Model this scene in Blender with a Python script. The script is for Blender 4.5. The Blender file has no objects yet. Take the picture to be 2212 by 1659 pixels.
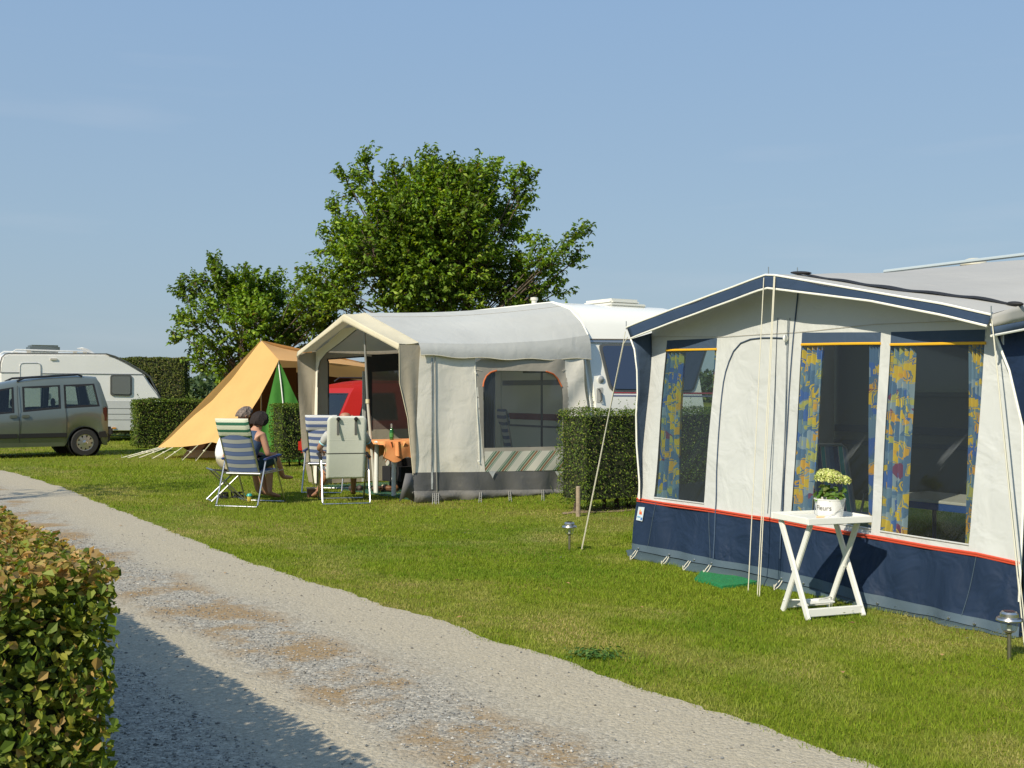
import bpy, bmesh, math, random
import numpy as np
from mathutils import Vector, Matrix, Euler
random.seed(7); rng = np.random.default_rng(11)
R = math.radians; pi = math.pi
scene = bpy.context.scene; col = scene.collection
# ------------------------------------------------------------------ camera
F, CX, HY, CH = 2427.0, 1106.0, 843.0, 1.5        # focal length / horizon of a 2212 px wide frame, eye height
cam = bpy.data.cameras.new('camera'); cam.sensor_width = 36; cam.lens = 36*F/2212
cam.shift_y = 13.5/2212; cam.clip_end = 5000; cam.clip_start = .05
co = bpy.data.objects.new('camera', cam); col.objects.link(co)
co.location = (0, 0, CH); co.rotation_euler = (R(90), 0, 0); scene.camera = co
# ------------------------------------------------------------------ light
SUN_EL, SUN_AZ = 38.0, math.atan2(-.56, -.83)      # the sun stands behind and left of the camera
w = bpy.data.worlds.new('World'); scene.world = w; w.use_nodes = True
nt = w.node_tree; nt.nodes.clear()
sky = nt.nodes.new('ShaderNodeTexSky'); sky.sky_type = 'NISHITA'; sky.sun_disc = False
sky.sun_elevation = R(SUN_EL); sky.sun_rotation = SUN_AZ % (2*pi)
sky.air_density = 1.0; sky.dust_density = .9; sky.ozone_density = 2.6; sky.altitude = 0
bg = nt.nodes.new('ShaderNodeBackground'); bg.inputs[1].default_value = .15
out = nt.nodes.new('ShaderNodeOutputWorld')
tc = nt.nodes.new('ShaderNodeTexCoord'); mp = nt.nodes.new('ShaderNodeMapping')
mp.inputs['Scale'].default_value = (1.3, 1.3, 11.0)
nz = nt.nodes.new('ShaderNodeTexNoise'); nz.inputs['Scale'].default_value = 1.7; nz.inputs['Detail'].default_value = 6
cr = nt.nodes.new('ShaderNodeValToRGB'); cr.color_ramp.elements[0].position = .55; cr.color_ramp.elements[1].position = .85
cr.color_ramp.elements[1].color = (.22, .22, .22, 1)
mx = nt.nodes.new('ShaderNodeMixRGB'); mx.inputs[2].default_value = (4.2, 4.3, 4.6, 1)
L = nt.links.new
L(tc.outputs['Generated'], mp.inputs[0]); L(mp.outputs[0], nz.inputs[0]); L(nz.outputs[0], cr.inputs[0])
sz = nt.nodes.new('ShaderNodeSeparateXYZ'); L(tc.outputs['Generated'], sz.inputs[0])
gr = nt.nodes.new('ShaderNodeValToRGB'); ge = gr.color_ramp.elements; ge.new(.5)
for i_, (p_, c_) in enumerate(((0, (2.0, 2.55, 3.0)), (.14, (1.9, 2.65, 3.4)), (.5, (1.42, 2.40, 4.0)))): ge[i_].position = p_; ge[i_].color = (*c_, 1)
L(sz.outputs[2], gr.inputs[0]); mg = nt.nodes.new('ShaderNodeMixRGB'); mg.inputs[0].default_value = .88; L(sky.outputs[0], mg.inputs[1]); L(gr.outputs[0], mg.inputs[2])
L(cr.outputs[0], mx.inputs[0]); L(mg.outputs[0], mx.inputs[1]); L(mx.outputs[0], bg.inputs[0]); L(bg.outputs[0], out.inputs[0])
sl = bpy.data.lights.new('sun', 'SUN'); sl.energy = 4.8; sl.angle = R(.55); sl.color = (1, .90, .73)
so = bpy.data.objects.new('sun', sl); col.objects.link(so)
sd = Vector((-.56, -.83, math.tan(R(SUN_EL)))).normalized()
so.rotation_euler = sd.to_track_quat('Z', 'Y').to_euler(); so.location = (-10, -10, 20)
vs = scene.view_settings; vs.view_transform = 'Standard'; vs.look = 'None'; vs.exposure = .18; vs.gamma = 1
# ------------------------------------------------------------------ geometry helpers
def V(px, py, Y): return Vector(((px-CX)/F*Y, Y, CH+(HY-py)/F*Y))
def G(px, py, z=0):
    Y = F*(CH-z)/(py-HY); return Vector(((px-CX)/F*Y, Y, z))
class Plane:
    def __init__(s, p, a, b): s.p = Vector(p); s.a = Vector(a).normalized(); s.b = Vector(b).normalized(); s.n = s.a.cross(s.b).normalized()
    def px(s, x, y, off=0):
        d = Vector(((x-CX)/F, 1, (HY-y)/F)); o = Vector((0, 0, CH))
        p0 = s.p+s.n*off
        return o+d*((p0-o).dot(s.n)/d.dot(s.n))
def tag(o, label=None, cat=None, group=None, kind=None):
    if label: o['label'] = label
    if cat: o['category'] = cat
    if group: o['group'] = group
    if kind: o['kind'] = kind
    return o
def empty(name, loc, rz=0, label=None, cat=None, group=None):
    o = bpy.data.objects.new(name, None); col.objects.link(o); o.location = loc; o.rotation_euler = (0, 0, rz)
    o.empty_display_size = .2
    return tag(o, label, cat, group)
def wloc(o):
    v = Vector((0, 0, 0))
    while o is not None: v += Vector(o.location); o = o.parent
    return v
def copy_tree(o, parent=None):
    c = o.copy(); col.objects.link(c); c.parent = parent
    for ch in list(o.children): copy_tree(ch, c)
    return c
def finish(me, mats, smooth=True):
    for m in (mats if isinstance(mats, (list, tuple)) else [mats]): me.materials.append(m)
    if smooth:
        me.polygons.foreach_set('use_smooth', [True]*len(me.polygons))
        me.set_sharp_from_angle(angle=R(38))
class MB:
    def __init__(s): s.v = []; s.f = []; s.m = []; s.uv = {}
    def add(s, vs, fs, mi=0):
        b = len(s.v); s.v += [tuple(x) for x in vs]
        for f in fs: s.f.append(tuple(i+b for i in f)); s.m.append(mi)
        return s
    def box(s, c, d, rot=None, mi=0, bev=0):
        M = Matrix.Translation(Vector(c)) @ (Euler(rot).to_matrix().to_4x4() if rot is not None else Matrix())
        hx, hy, hz = d[0]/2, d[1]/2, d[2]/2
        if bev <= 0:
            P = [(x, y, z) for z in (-hz, hz) for y in (-hy, hy) for x in (-hx, hx)]
            return s.add([M@Vector(p) for p in P], [(0,2,3,1),(4,5,7,6),(0,1,5,4),(2,6,7,3),(0,4,6,2),(1,3,7,5)], mi)
        bm = bmesh.new(); bmesh.ops.create_cube(bm, size=1, matrix=Matrix.Diagonal((d[0], d[1], d[2], 1)))
        bmesh.ops.bevel(bm, geom=bm.edges[:], offset=bev, segments=2, affect='EDGES')
        bm.verts.ensure_lookup_table()
        s.add([M@v.co for v in bm.verts], [[v.index for v in f.verts] for f in bm.faces], mi); bm.free(); return s
    def obox(s, c, ax, d, mi=0, bev=0):               # box with given axes
        bm = MB(); bm.box((0, 0, 0), d, None, 0, bev)
        A = [Vector(a).normalized() for a in ax]; c = Vector(c)
        return s.add([c+A[0]*v[0]+A[1]*v[1]+A[2]*v[2] for v in bm.v], bm.f, mi)
    def bar(s, p, q, w_, h_, up=(0, 0, 1), mi=0, bev=0):
        p = Vector(p); q = Vector(q); d = (q-p); l = d.length; d.normalize(); up = Vector(up)
        sx = d.cross(up)
        if sx.length < 1e-4: sx = d.cross(Vector((1, 0, 0)))
        sx.normalize(); u2 = sx.cross(d)
        return s.obox((p+q)/2, (d, sx, u2), (l, w_, h_), mi, bev)
    def tube(s, pts, r, n=8, mi=0, cap=True):
        pts = [Vector(p) for p in pts]; k = len(pts); rs = r if isinstance(r, (list, tuple)) else [r]*k
        rings = []; prev = None
        for i, p in enumerate(pts):
            d = (pts[min(i+1, k-1)]-pts[max(i-1, 0)])
            d = d.normalized() if d.length > 1e-9 else Vector((0, 0, 1))
            if prev is None: a = d.orthogonal().normalized()
            else: a = (prev-d*prev.dot(d)); a = a.normalized() if a.length > 1e-6 else d.orthogonal().normalized()
            prev = a; b = d.cross(a)
            rings.append([p+(a*math.cos(2*pi*j/n)+b*math.sin(2*pi*j/n))*rs[i] for j in range(n)])
        vs = [v for rg in rings for v in rg]
        fs = [(i*n+j, i*n+(j+1) % n, (i+1)*n+(j+1) % n, (i+1)*n+j) for i in range(k-1) for j in range(n)]
        if cap: fs += [tuple(reversed(range(n))), tuple(range((k-1)*n, k*n))]
        return s.add(vs, fs, mi)
    def lathe(s, prof, c=(0, 0, 0), n=24, mi=0, axis=None):
        c = Vector(c); vs = []; k = len(prof)
        X, Y, Z = (Vector((1,0,0)), Vector((0,1,0)), Vector((0,0,1)))
        if axis is not None:
            Z = Vector(axis).normalized(); X = Z.orthogonal().normalized(); Y = Z.cross(X)
        for r, z in prof:
            for j in range(n): vs.append(c+X*(r*math.cos(2*pi*j/n))+Y*(r*math.sin(2*pi*j/n))+Z*z)
        fs = [(i*n+j, i*n+(j+1) % n, (i+1)*n+(j+1) % n, (i+1)*n+j) for i in range(k-1) for j in range(n)]
        return s.add(vs, fs, mi)
    def ell(s, c, r, n=12, m=8, mi=0, rot=None):
        Mx = Euler(rot).to_matrix() if rot is not None else Matrix.Identity(3)
        c = Vector(c); vs = []
        for i in range(m+1):
            t = pi*i/m
            for j in range(n):
                a = 2*pi*j/n
                vs.append(c+Mx@Vector((r[0]*math.sin(t)*math.cos(a), r[1]*math.sin(t)*math.sin(a), r[2]*math.cos(t))))
        fs = [(i*n+j, (i+1)*n+j, (i+1)*n+(j+1) % n, i*n+(j+1) % n) for i in range(m) for j in range(n)]
        return s.add(vs, fs, mi)
    def grid(s, fn, nu, nv, mi=0):
        vs = [fn(i/nu, j/nv) for j in range(nv+1) for i in range(nu+1)]
        mf = mi if callable(mi) else (lambda i, j: mi)
        for j in range(nv):
            pass
        b = len(s.v); s.v += [tuple(x) for x in vs]
        for j in range(nv):
            for i in range(nu):
                a = b+j*(nu+1)+i
                s.f.append((a, a+1, a+nu+2, a+nu+1)); s.m.append(mf(i, j))
        return s
    def patch(s, a, b, c, d, nu, nv, disp=None, mi=0):   # corners a(0,0) b(1,0) c(1,1) d(0,1)
        a, b, c, d = map(Vector, (a, b, c, d))
        def fn(u, v):
            p = (a*(1-u)+b*u)*(1-v)+(d*(1-u)+c*u)*v
            return p+disp(p) if disp else p
        return s.grid(fn, nu, nv, mi)
    def coons(s, c0, c1, d0, d1, nu, nv, disp=None, mi=0):  # c0,c1 polylines along u at v=0,1; d0,d1 along v at u=0,1
        c0, c1, d0, d1 = [pl(x) for x in (c0, c1, d0, d1)]
        def fn(u, v):
            p = c0(u)*(1-v)+c1(u)*v+d0(v)*(1-u)+d1(v)*u-(c0(0)*(1-u)*(1-v)+c0(1)*u*(1-v)+c1(0)*(1-u)*v+c1(1)*u*v)
            return p+disp(p) if disp else p
        return s.grid(fn, nu, nv, mi)
    def ruled(s, A, B, nu, nv, disp=None, mi=0):           # between two polylines
        A = pl(A); B = pl(B)
        def fn(u, v):
            p = A(u)*(1-v)+B(u)*v
            return p+disp(p) if disp else p
        return s.grid(fn, nu, nv, mi)
    def poly(s, pts, mi=0): return s.add(pts, [tuple(range(len(pts)))], mi)
    def slab(s, pts, off, mi=0):                            # polygon with thickness
        off = Vector(off); n = len(pts); P = [Vector(p) for p in pts]
        s.add(P+[p+off for p in P], [tuple(range(n)), tuple(reversed(range(n, 2*n)))]+[((i+1) % n, i, n+i, n+(i+1) % n) for i in range(n)], mi)
        return s
    def build(s, name, mats, parent=None, world=False, smooth=True, solid=0, org=None):
        me = bpy.data.meshes.new(name)
        vs = s.v
        if parent is not None and world:
            o0 = wloc(parent); vs = [(x-o0.x, y-o0.y, z-o0.z) for x, y, z in vs]
        off = Vector((0, 0, 0))
        if parent is None:
            off = Vector(org) if org is not None else Vector((sum(v[0] for v in vs)/len(vs), sum(v[1] for v in vs)/len(vs), min(v[2] for v in vs)))
            vs = [(x-off.x, y-off.y, z-off.z) for x, y, z in vs]
        me.from_pydata(vs, [], s.f); 
        finish(me, mats, smooth)
        me.polygons.foreach_set('material_index', s.m)
        me.validate(); me.update()
        o = bpy.data.objects.new(name, me); col.objects.link(o); o.location = off
        if parent is not None: o.parent = parent
        if solid:
            md = o.modifiers.new('thick', 'SOLIDIFY'); md.thickness = solid; md.offset = 0
        return o
def pl(pts):
    P = [Vector(p) for p in pts]
    if len(P) == 2: return lambda t: P[0]*(1-t)+P[1]*t
    ls = [0]
    for i in range(1, len(P)): ls.append(ls[-1]+(P[i]-P[i-1]).length)
    T = ls[-1]
    def f(t):
        x = min(max(t, 0), 1)*T
        for i in range(1, len(P)):
            if x <= ls[i]+1e-9:
                k = (x-ls[i-1])/max(ls[i]-ls[i-1], 1e-9); return P[i-1]*(1-k)+P[i]*k
        return P[-1]
    return f
def lerp(x, xs, ys): return float(np.interp(x, xs, ys))
def npmesh(name, verts, k, mats, colors=None, parent=None, world=False, smooth=False, org=None, attr='Col'):
    """verts (N*k) array, consecutive k vertices form one face"""
    verts = np.asarray(verts, dtype=np.float32).reshape(-1, 3); n = len(verts)//k
    off = Vector((0, 0, 0))
    if parent is not None and world:
        o0 = wloc(parent); verts = verts-np.array(o0, dtype=np.float32)
    if parent is None and org is not None: off = Vector(org); verts = verts-np.array(off, dtype=np.float32)
    me = bpy.data.meshes.new(name)
    me.vertices.add(n*k); me.vertices.foreach_set('co', verts.ravel())
    me.loops.add(n*k); me.loops.foreach_set('vertex_index', np.arange(n*k, dtype=np.int32))
    me.polygons.add(n); me.polygons.foreach_set('loop_start', np.arange(0, n*k, k, dtype=np.int32))
    me.polygons.foreach_set('loop_total', np.full(n, k, dtype=np.int32))
    me.update(calc_edges=True)
    if colors is not None:
        c = np.ones((n*k, 4), dtype=np.float32); c[:, :3] = np.repeat(np.asarray(colors, dtype=np.float32).reshape(-1, 3), n*k//len(colors), axis=0)
        a = me.color_attributes.new(attr, 'FLOAT_COLOR', 'POINT'); a.data.foreach_set('color', c.ravel())
    for m in (mats if isinstance(mats, (list, tuple)) else [mats]): me.materials.append(m)
    if smooth: me.polygons.foreach_set('use_smooth', [True]*n)
    o = bpy.data.objects.new(name, me); col.objects.link(o); o.location = off
    if parent is not None: o.parent = parent
    return o
# ------------------------------------------------------------------ materials
def newmat(name):
    m = bpy.data.materials.new(name); m.use_nodes = True; t = m.node_tree
    return m, t, t.nodes['Principled BSDF'], t.nodes['Material Output']
def N(t, kind, **kw):
    n = t.nodes.new(kind)
    for k, v in kw.items():
        if k.startswith('i_'):
            key = k[2:]; key = int(key) if key.isdigit() else key.replace('_', ' ')
            n.inputs[key].default_value = v
        else: setattr(n, k, v)
    return n
def ramp(t, src, stops, interp='LINEAR'):
    r = t.nodes.new('ShaderNodeValToRGB'); r.color_ramp.interpolation = interp; e = r.color_ramp.elements
    while len(e) < len(stops): e.new(.5)
    for i, (p, c) in enumerate(stops):
        e[i].position = p; e[i].color = (*c, 1) if len(c) == 3 else c
    t.links.new(src, r.inputs[0]); return r.outputs[0]
def M(name, c, rough=.6, metal=0, var=.0, vs_=3., bump=0, bs=40., transl=0, spec=.5, coat=0, dirt=None, emit=None):
    m, t, b, o = newmat(name); k = t.links.new
    b.inputs['Base Color'].default_value = (*c, 1); b.inputs['Roughness'].default_value = rough
    b.inputs['Metallic'].default_value = metal; b.inputs['Specular IOR Level'].default_value = spec
    if coat: b.inputs['Coat Weight'].default_value = coat; b.inputs['Coat Roughness'].default_value = .05
    tcn = N(t, 'ShaderNodeTexCoord')
    csock = None
    if var:
        n = N(t, 'ShaderNodeTexNoise', i_Scale=vs_, i_Detail=5.0); k(tcn.outputs['Object'], n.inputs[0])
        lo = [x*(1-var) for x in c]; hi = [min(1, x*(1+var)) for x in c]
        csock = ramp(t, n.outputs[0], [(.3, lo), (.7, hi)])
    if dirt:                                             # (colour, scale, threshold)
        n = N(t, 'ShaderNodeTexNoise', i_Scale=dirt[1], i_Detail=8.0); k(tcn.outputs['Object'], n.inputs[0])
        f = ramp(t, n.outputs[0], [(dirt[2], (0, 0, 0)), (min(1, dirt[2]+.22), (1, 1, 1))])
        mixn = N(t, 'ShaderNodeMixRGB'); k(f, mixn.inputs[0])
        if csock: k(csock, mixn.inputs[1])
        else: mixn.inputs[1].default_value = (*c, 1)
        mixn.inputs[2].default_value = (*dirt[0], 1); csock = mixn.outputs[0]
    if csock: k(csock, b.inputs['Base Color'])
    if bump:
        n = N(t, 'ShaderNodeTexNoise', i_Scale=bs, i_Detail=4.0); k(tcn.outputs['Object'], n.inputs[0])
        bn = N(t, 'ShaderNodeBump', i_Strength=bump, i_Distance=.01); k(n.outputs[0], bn.inputs['Height']); k(bn.outputs[0], b.inputs['Normal'])
    if transl:
        tr = N(t, 'ShaderNodeBsdfTranslucent'); tr.inputs[0].default_value = (*c, 1)
        if csock: k(csock, tr.inputs[0])
        ms = N(t, 'ShaderNodeMixShader', i_0=transl); k(b.outputs[0], ms.inputs[1]); k(tr.outputs[0], ms.inputs[2]); k(ms.outputs[0], o.inputs[0])
    return m
def fabric(name, c, transl=.1, var=.06, rough=.85, wr=.25, stain=None):
    """canvas: fine weave bump, slack bumps, faint soiling"""
    m, t, b, o = newmat(name); k = t.links.new
    tcn = N(t, 'ShaderNodeTexCoord'); b.inputs['Roughness'].default_value = rough; b.inputs['Specular IOR Level'].default_value = .25
    n = N(t, 'ShaderNodeTexNoise', i_Scale=1.3, i_Detail=6.0); k(tcn.outputs['Object'], n.inputs[0])
    cs = ramp(t, n.outputs[0], [(.3, [x*(1-var) for x in c]), (.7, [min(1, x*(1+var)) for x in c])])
    if stain:
        n3 = N(t, 'ShaderNodeTexNoise', i_Scale=stain[1], i_Detail=9.0, i_Roughness=.7); k(tcn.outputs['Object'], n3.inputs[0])
        f = ramp(t, n3.outputs[0], [(stain[2], (0, 0, 0)), (stain[2]+.2, (1, 1, 1))]); mixn = N(t, 'ShaderNodeMixRGB')
        k(f, mixn.inputs[0]); k(cs, mixn.inputs[1]); mixn.inputs[2].default_value = (*stain[0], 1); cs = mixn.outputs[0]
    k(cs, b.inputs['Base Color'])
    n2 = N(t, 'ShaderNodeTexNoise', i_Scale=4.0, i_Detail=3.0, i_Distortion=.6); k(tcn.outputs['Object'], n2.inputs[0])
    b1 = N(t, 'ShaderNodeBump', i_Strength=wr, i_Distance=.05); k(n2.outputs[0], b1.inputs['Height'])
    wv = N(t, 'ShaderNodeTexNoise', i_Scale=350.0); k(tcn.outputs['Object'], wv.inputs[0])
    b2 = N(t, 'ShaderNodeBump', i_Strength=.12, i_Distance=.002); k(wv.outputs[0], b2.inputs['Height']); k(b1.outputs[0], b2.inputs['Normal'])
    k(b2.outputs[0], b.inputs['Normal'])
    if transl:
        tr = N(t, 'ShaderNodeBsdfTranslucent'); k(cs, tr.inputs[0]); ms = N(t, 'ShaderNodeMixShader', i_0=transl)
        k(b.outputs[0], ms.inputs[1]); k(tr.outputs[0], ms.inputs[2]); k(ms.outputs[0], o.inputs[0])
    return m
def leafmat(name, rough=.45, transl=.3, spec=.4):
    m, t, b, o = newmat(name); k = t.links.new
    a = N(t, 'ShaderNodeAttribute', attribute_name='Col'); k(a.outputs[0], b.inputs['Base Color'])
    b.inputs['Roughness'].default_value = rough; b.inputs['Specular IOR Level'].default_value = spec
    tr = N(t, 'ShaderNodeBsdfTranslucent')
    hs = N(t, 'ShaderNodeHueSaturation', i_Value=1.5, i_Saturation=1.15, i_Hue=.485); k(a.outputs[0], hs.inputs['Color']); k(hs.outputs[0], tr.inputs[0])
    ms = N(t, 'ShaderNodeMixShader', i_0=transl); k(b.outputs[0], ms.inputs[1]); k(tr.outputs[0], ms.inputs[2]); k(ms.outputs[0], o.inputs[0])
    return m
def stripes(name, direction, period, stops, rough=.7, transl=0, phase=0., alpha=1):
    """printed stripes across a local direction"""
    m, t, b, o = newmat(name); k = t.links.new
    tcn = N(t, 'ShaderNodeTexCoord'); d = N(t, 'ShaderNodeVectorMath', operation='DOT_PRODUCT'); d.inputs[1].default_value = Vector(direction).normalized()
    k(tcn.outputs['Object'], d.inputs[0])
    a = N(t, 'ShaderNodeMath', operation='MULTIPLY_ADD'); k(d.outputs['Value'], a.inputs[0]); a.inputs[1].default_value = 1/period; a.inputs[2].default_value = phase
    fr = N(t, 'ShaderNodeMath', operation='FRACT'); k(a.outputs[0], fr.inputs[0])
    cs = ramp(t, fr.outputs[0], stops, 'CONSTANT'); k(cs, b.inputs['Base Color']); b.inputs['Roughness'].default_value = rough
    wv = N(t, 'ShaderNodeTexNoise', i_Scale=60.0); k(tcn.outputs['Object'], wv.inputs[0])
    b2 = N(t, 'ShaderNodeBump', i_Strength=.3, i_Distance=.01); k(wv.outputs[0], b2.inputs['Height']); k(b2.outputs[0], b.inputs['Normal'])
    last = b.outputs[0]
    if transl:
        tr = N(t, 'ShaderNodeBsdfTranslucent'); k(cs, tr.inputs[0]); ms = N(t, 'ShaderNodeMixShader', i_0=transl)
        k(last, ms.inputs[1]); k(tr.outputs[0], ms.inputs[2]); last = ms.outputs[0]
    if alpha < 1:
        tp = N(t, 'ShaderNodeBsdfTransparent'); ms = N(t, 'ShaderNodeMixShader', i_0=alpha)
        k(tp.outputs[0], ms.inputs[1]); k(last, ms.inputs[2]); last = ms.outputs[0]
    k(last, o.inputs[0]); return m
Z_ = Vector((0, 0, 1))
def sheen(t, ior, normal=None):
    """reflectance of a thin sheet, the same from both sides"""
    k = t.links.new; lw = N(t, 'ShaderNodeLayerWeight', i_Blend=.5)
    if normal: k(normal, lw.inputs['Normal'])
    p = N(t, 'ShaderNodeMath', operation='POWER'); k(lw.outputs['Facing'], p.inputs[0]); p.inputs[1].default_value = 4.5
    f0 = 2*((ior-1)/(ior+1))**2; q = N(t, 'ShaderNodeMath', operation='MULTIPLY_ADD'); k(p.outputs[0], q.inputs[0]); q.inputs[1].default_value = 1-f0; q.inputs[2].default_value = f0
    return q.outputs[0]
def vinyl(name, tint=(.8, .85, .85), haze=.10, crease=(1, 0, 1), cscale=6, amount=.5, haze_col=(.55, .6, .62)):
    """clear soft plastic window: see-through, shiny, creased"""
    m, t, b, o = newmat(name); k = t.links.new; t.nodes.remove(b)
    tcn = N(t, 'ShaderNodeTexCoord'); d1 = Vector(crease).normalized(); d2 = Vector((d1.x, d1.y, 0)).normalized(); d2 = (Z_*d2.length-d1*Z_.dot(d1)); d2.normalize()
    cb = N(t, 'ShaderNodeCombineXYZ')
    for i_, (dd, sc_) in enumerate(((d1, cscale*.35), (d2, cscale*4.))):
        dn = N(t, 'ShaderNodeVectorMath', operation='DOT_PRODUCT'); dn.inputs[1].default_value = dd*sc_; k(tcn.outputs['Object'], dn.inputs[0]); k(dn.outputs['Value'], cb.inputs[i_])
    n = N(t, 'ShaderNodeTexNoise', i_Scale=1.0, i_Detail=4.0, i_Distortion=.25); k(cb.outputs[0], n.inputs[0])
    n2 = N(t, 'ShaderNodeTexNoise', i_Scale=2.2, i_Detail=2.0); k(tcn.outputs['Object'], n2.inputs[0])
    bn = N(t, 'ShaderNodeBump', i_Strength=.25, i_Distance=.02); k(n.outputs[0], bn.inputs['Height'])
    bn2 = N(t, 'ShaderNodeBump', i_Strength=.10, i_Distance=.05); k(n2.outputs[0], bn2.inputs['Height']); k(bn.outputs[0], bn2.inputs['Normal'])
    gl = N(t, 'ShaderNodeBsdfGlossy', i_Roughness=.12); k(bn2.outputs[0], gl.inputs['Normal'])
    tp = N(t, 'ShaderNodeBsdfTransparent'); tp.inputs[0].default_value = (*tint, 1)
    df = N(t, 'ShaderNodeBsdfDiffuse'); df.inputs[0].default_value = (*haze_col, 1); k(bn2.outputs[0], df.inputs['Normal'])
    f = ramp(t, n.outputs[0], [(.60, (haze, haze, haze)), (.70, (amount, amount, amount))])
    gate = ramp(t, n2.outputs[0], [(.50, (0, 0, 0)), (.66, (1, 1, 1))])
    mul = N(t, 'ShaderNodeMath', operation='MULTIPLY'); k(f, mul.inputs[0]); k(gate, mul.inputs[1])
    mx2 = N(t, 'ShaderNodeMath', operation='MAXIMUM'); k(mul.outputs[0], mx2.inputs[0]); mx2.inputs[1].default_value = haze
    m1 = N(t, 'ShaderNodeMixShader'); k(mx2.outputs[0], m1.inputs[0]); k(tp.outputs[0], m1.inputs[1]); k(df.outputs[0], m1.inputs[2])
    m2 = N(t, 'ShaderNodeMixShader'); k(sheen(t, 1.35, bn2.outputs[0]), m2.inputs[0]); k(m1.outputs[0], m2.inputs[1]); k(gl.outputs[0], m2.inputs[2]); k(m2.outputs[0], o.inputs[0])
    return m
def glassmat(name, tint=(.35, .42, .42), refl=1.45, rough=.02):
    m, t, b, o = newmat(name); k = t.links.new; t.nodes.remove(b)
    gl = N(t, 'ShaderNodeBsdfGlossy', i_Roughness=rough); tp = N(t, 'ShaderNodeBsdfTransparent'); tp.inputs[0].default_value = (*tint, 1)
    m2 = N(t, 'ShaderNodeMixShader'); k(sheen(t, refl), m2.inputs[0]); k(tp.outputs[0], m2.inputs[1]); k(gl.outputs[0], m2.inputs[2]); k(m2.outputs[0], o.inputs[0])
    return m
mCream = fabric('cream canvas', (.50, .52, .505), .01, .05, wr=.5, stain=((.50, .49, .42), 2.0, .62))
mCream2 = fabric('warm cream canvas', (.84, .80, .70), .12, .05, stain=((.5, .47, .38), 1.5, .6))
mRoof2 = fabric('pale grey roof canvas', (.46, .47, .445), .08, .07, stain=((.40, .40, .38), 1.2, .6))
mSand = fabric('sand canvas', (.62, .57, .42), .12, .06)
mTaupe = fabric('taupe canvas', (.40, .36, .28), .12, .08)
mFrameG = fabric('grey window surround canvas', (.40, .37, .31), .08, .06)
mSkirtG = fabric('grey skirt', (.13, .13, .13), 0, .15, rough=.6, stain=((.22, .21, .18), 3, .55))
mFlapG = fabric('dirty grey mud flap', (.17, .165, .15), 0, .2, rough=.6, wr=.6)
mNavy = fabric('navy canvas', (.012, .026, .058), .01, .2, rough=.65, wr=.9, stain=((.022, .04, .08), 3, .58))
mNavyL = fabric('slate blue canvas', (.05, .08, .13), .05, .12, rough=.8, wr=.5)
mBand = fabric('grey blue pvc band', (.075, .11, .14), 0, .1, rough=.5)
mFlapB = fabric('grey green mud flap', (.06, .09, .10), 0, .3, rough=.5, wr=.7)
mRed = M('red piping', (.55, .07, .03), .6); mYel = M('yellow piping', (.75, .42, .02), .6); mWhP = M('white piping', (.8, .8, .72), .5)
mRoofIn = fabric('awning roof canvas', (.46, .46, .44), .2, .05, stain=((.48, .47, .42), 1.5, .6))
mBlack = M('black plastic', (.012, .012, .013), .5); mDark = M('dark rubber', (.02, .02, .02), .8, bump=.3)
mBlackCloth = M('black cover cloth', (.014, .014, .015), .7)
mAlu = M('aluminium', (.50, .51, .52), .36, 1, bump=.05, bs=200); mSteel = M('brushed steel', (.60, .58, .54), .3, 1); mSteelD = M('stainless post', (.42, .38, .32), .38, 1)
mWhite = M('white gloss plastic', (.74, .75, .71), .35, var=.03, bump=.04, bs=120)
mBody = M('white caravan panel', (.82, .82, .79), .35, var=.04, vs_=1, dirt=((.50, .49, .44), 2.2, .66), coat=.3)
mBodyC = M('cream caravan panel', (.82, .81, .73), .35, var=.04, vs_=1, dirt=((.52, .50, .42), 1.6, .66), coat=.3)
mGreyP = M('light grey caravan panel', (.58, .59, .58), .45, var=.05)
mSeal = M('grey seal', (.09, .095, .09), .5); mTrim = M('dull aluminium trim', (.40, .41, .42), .45, .8)
mWin = M('tinted acrylic', (.035, .045, .045), .12, spec=.7, coat=.5)
mWinG = M('grey smoked acrylic', (.15, .17, .17), .18, spec=.6, coat=.4)
mRope = M('pale rope', (.62, .60, .48), .8); mPole = M('grey tent pole', (.34, .34, .32), .4, .6)
mSkin = M('skin', (.44, .235, .15), .5, var=.08, vs_=8); mSkin2 = M('tanned skin', (.34, .17, .10), .5, var=.08, vs_=8)
mLeaf = leafmat('leaf', .55, .32, .28); mLeafS = leafmat('hedge leaf', .65, .22, .2); mGrassB = leafmat('grass blade', .75, .3, .15)
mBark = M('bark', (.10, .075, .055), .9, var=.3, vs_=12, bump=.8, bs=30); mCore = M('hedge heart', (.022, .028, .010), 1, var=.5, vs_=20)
mVin = vinyl('clear vinyl', (.74, .77, .74), .012, (.5125, -.8588, 1.1), 3.2, .22)
mVinL = vinyl('clear vinyl of the narrow window', (.52, .60, .58), .02, (.5125, -.8588, 1.4), 3.0, .10)
mVin2 = vinyl('hazy vinyl', (.50, .54, .54), .06, (.12, .08, 1.0), 3, .30, (.5, .55, .6))
mMesh = M('mosquito mesh', (.12, .10, .09), .9, var=.3, vs_=90)
mGlass = glassmat('car glass', (.50, .58, .55))
mGlassD = glassmat('dark car glass', (.16, .2, .2))
mClear = glassmat('clear plastic', (.85, .88, .85), 1.45, .1)
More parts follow.
